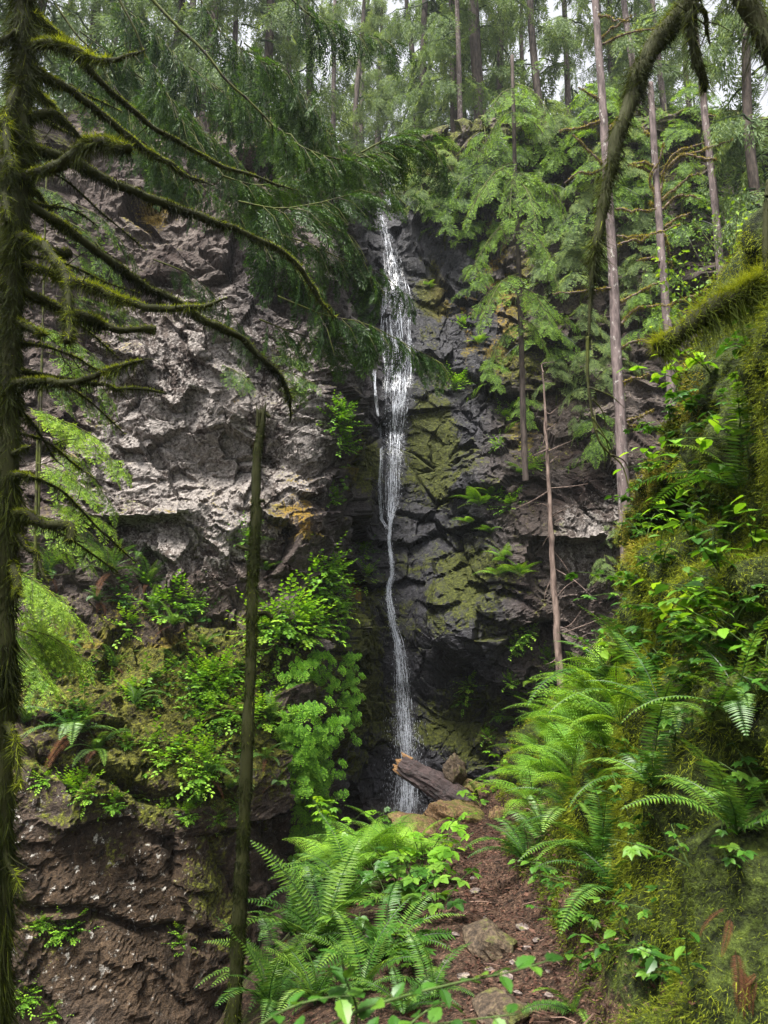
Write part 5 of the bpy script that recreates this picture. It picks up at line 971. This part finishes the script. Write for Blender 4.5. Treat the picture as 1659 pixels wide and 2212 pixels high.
for k, (x, y, d) in enumerate([(850, 1790, 8.4), (1040, 1740, 8.7), (1060, 1700, 8.9), (1085, 1690, 9.0), (1110, 1660, 9.0), (1070, 1780, 8.2), (1100, 1750, 8.4), (735, 1800, 8.0), (800, 1830, 7.8)]):
    be.append(leafy(at(x, y, d)+np.array((0, 0, -.12)), flat, 2, .42, 4, .17, 'three' if k % 2 else 'lobed', 'young_leaf', 'bramble', None, 'light green brambles round the log'))
series_labels(be, 'light green bramble round the log', 6)
# yellow-green bush at the right, above the bank
yb = thing('leafy_bush', (0, 0, 0), 'airy bush with small yellow-green leaves above the bank at the right', 'bush')
for pl in [[(1640, 760), (1600, 640), (1560, 560), (1500, 480)], [(1650, 760), (1610, 600), (1590, 500), (1600, 430)], [(1600, 720), (1520, 640), (1460, 600), (1440, 560)], [(1620, 740), (1560, 650), (1490, 520)], [(1660, 700), (1640, 560), (1650, 460)], [(1600, 700), (1530, 660), (1470, 650)]]:
    c = px_line(pl, 7.6, 7.6+nr.normal()*.5, 30); m = MB(); add_tube(m, c, np.linspace(.012, .003, 30), 5, .2); b = m.build('stem', 'twig_dark', yb, True)
    n = 95; k = nr.integers(7, 30, n); P = c[k]+nr.normal(size=(n, 3))*.16; D = unit(nr.normal(size=(n, 3))+np.array((0, 0, -.3))); N = unit(np.array((0, -.3, 1.))+nr.normal(size=(n, 3))*.5); N = unit(N-(N*D).sum(1, keepdims=True)*D); m = MB(); L = nr.uniform(.03, .065, n); add_leaves(m, LS(P, D, N, L, L*.7, .4+nr.normal(size=n)*.22), .5)
    for q in range(14): e = nr.integers(n); add_tube(m, np.array([c[k[e]], (c[k[e]]+P[e])/2+np.array((0, 0, .02)), P[e]]), [.003, .0025, .0015], 4, cap=False, tint=0.)
    m.build('foliage', 'hemlock_bright', b)
# leafy branch close to the lens at the bottom
fb = thing('leafy_branch', (0, 0, 0), 'blurred leafy green branch close to the lens at the bottom', 'branch')
for pl, n in [([(640, 2260), (760, 2190), (880, 2150), (1000, 2120), (1100, 2100), (1185, 2075)], 13), ([(520, 2250), (600, 2190), (680, 2160), (760, 2150)], 9), ([(760, 2260), (770, 2180), (745, 2110), (738, 2060)], 8), ([(700, 2280), (830, 2230), (960, 2210), (1120, 2190)], 9), ([(560, 2290), (640, 2230), (740, 2220)], 6), ([(820, 2280), (900, 2200), (960, 2160)], 6)]:
    dep = 1.45; c = px_line(pl, dep, dep+nr.normal()*.12, 30); m = MB(); add_tube(m, c, np.linspace(.0032, .001, 30), 5); b = m.build('twig', 'stem_green', fb, True); T, A, B = frames(c)
    for k in range(n):
        i = int(6+23*(k+.5)/n); s = (-1, 1)[k % 2]; d = unit(T[i]*.6+A[i]*s*.8+np.array((0, 0, nr.normal()*.2))); az = math.atan2(d[1], d[0]); o = obj('leaf', LEAF['oval', 'broad_leaf'][k % 3], fb, [float(x) for x in c[i]], (nr.normal()*.35, -math.asin(d[2])+nr.normal()*.2, az), nr.uniform(.035, .052))

# ------------------------------------------------------------------ the forest goes on behind and beside the viewer
fo = tag(thing('forest', (0, 0, 0)), 'forest standing behind the viewer', None, None, 'stuff')
for x, y, z, c, s in [(-3.9, -.4, -1, 1, .9), (5, -6, 1, 2, .9), (-1, -10, 0, 0, 1), (8, -3, 5, 0, .9), (-9, 2, -3, 2, .9), (4, -14, 1, 2, 1.1)]:  # unseen trees; the first is placed to shade the near mossy trunk
    obj('trunk', TF[0], fo, (x, y, z), (0, 0, x*1.7), s); obj('crown', CF[c], fo, (x, y, z), (0, 0, x*1.7), s)

# ------------------------------------------------------------------ misty air
g = NG('misty_air'); vp = g.n('ShaderNodeVolumePrincipled'); vp.inputs['Color'].default_value = (.86, .92, 1, 1); vp.inputs['Density'].default_value = .0005; vp.inputs['Anisotropy'].default_value = .25; g.l(vp.outputs[0], g.out.inputs['Volume'])
hz = MB(); x0, x1, y0, y1, z0, z1 = -70, 70, -40, 110, -8, 60
hz.add([(x0, y0, z0), (x1, y0, z0), (x1, y1, z0), (x0, y1, z0), (x0, y0, z1), (x1, y0, z1), (x1, y1, z1), (x0, y1, z1)], [(0, 3, 2, 1), (4, 5, 6, 7), (0, 1, 5, 4), (1, 2, 6, 5), (2, 3, 7, 6), (3, 0, 4, 7)])
tag(hz.build('haze', 'misty_air'), 'thin damp haze in the gorge air', None, None, 'stuff')
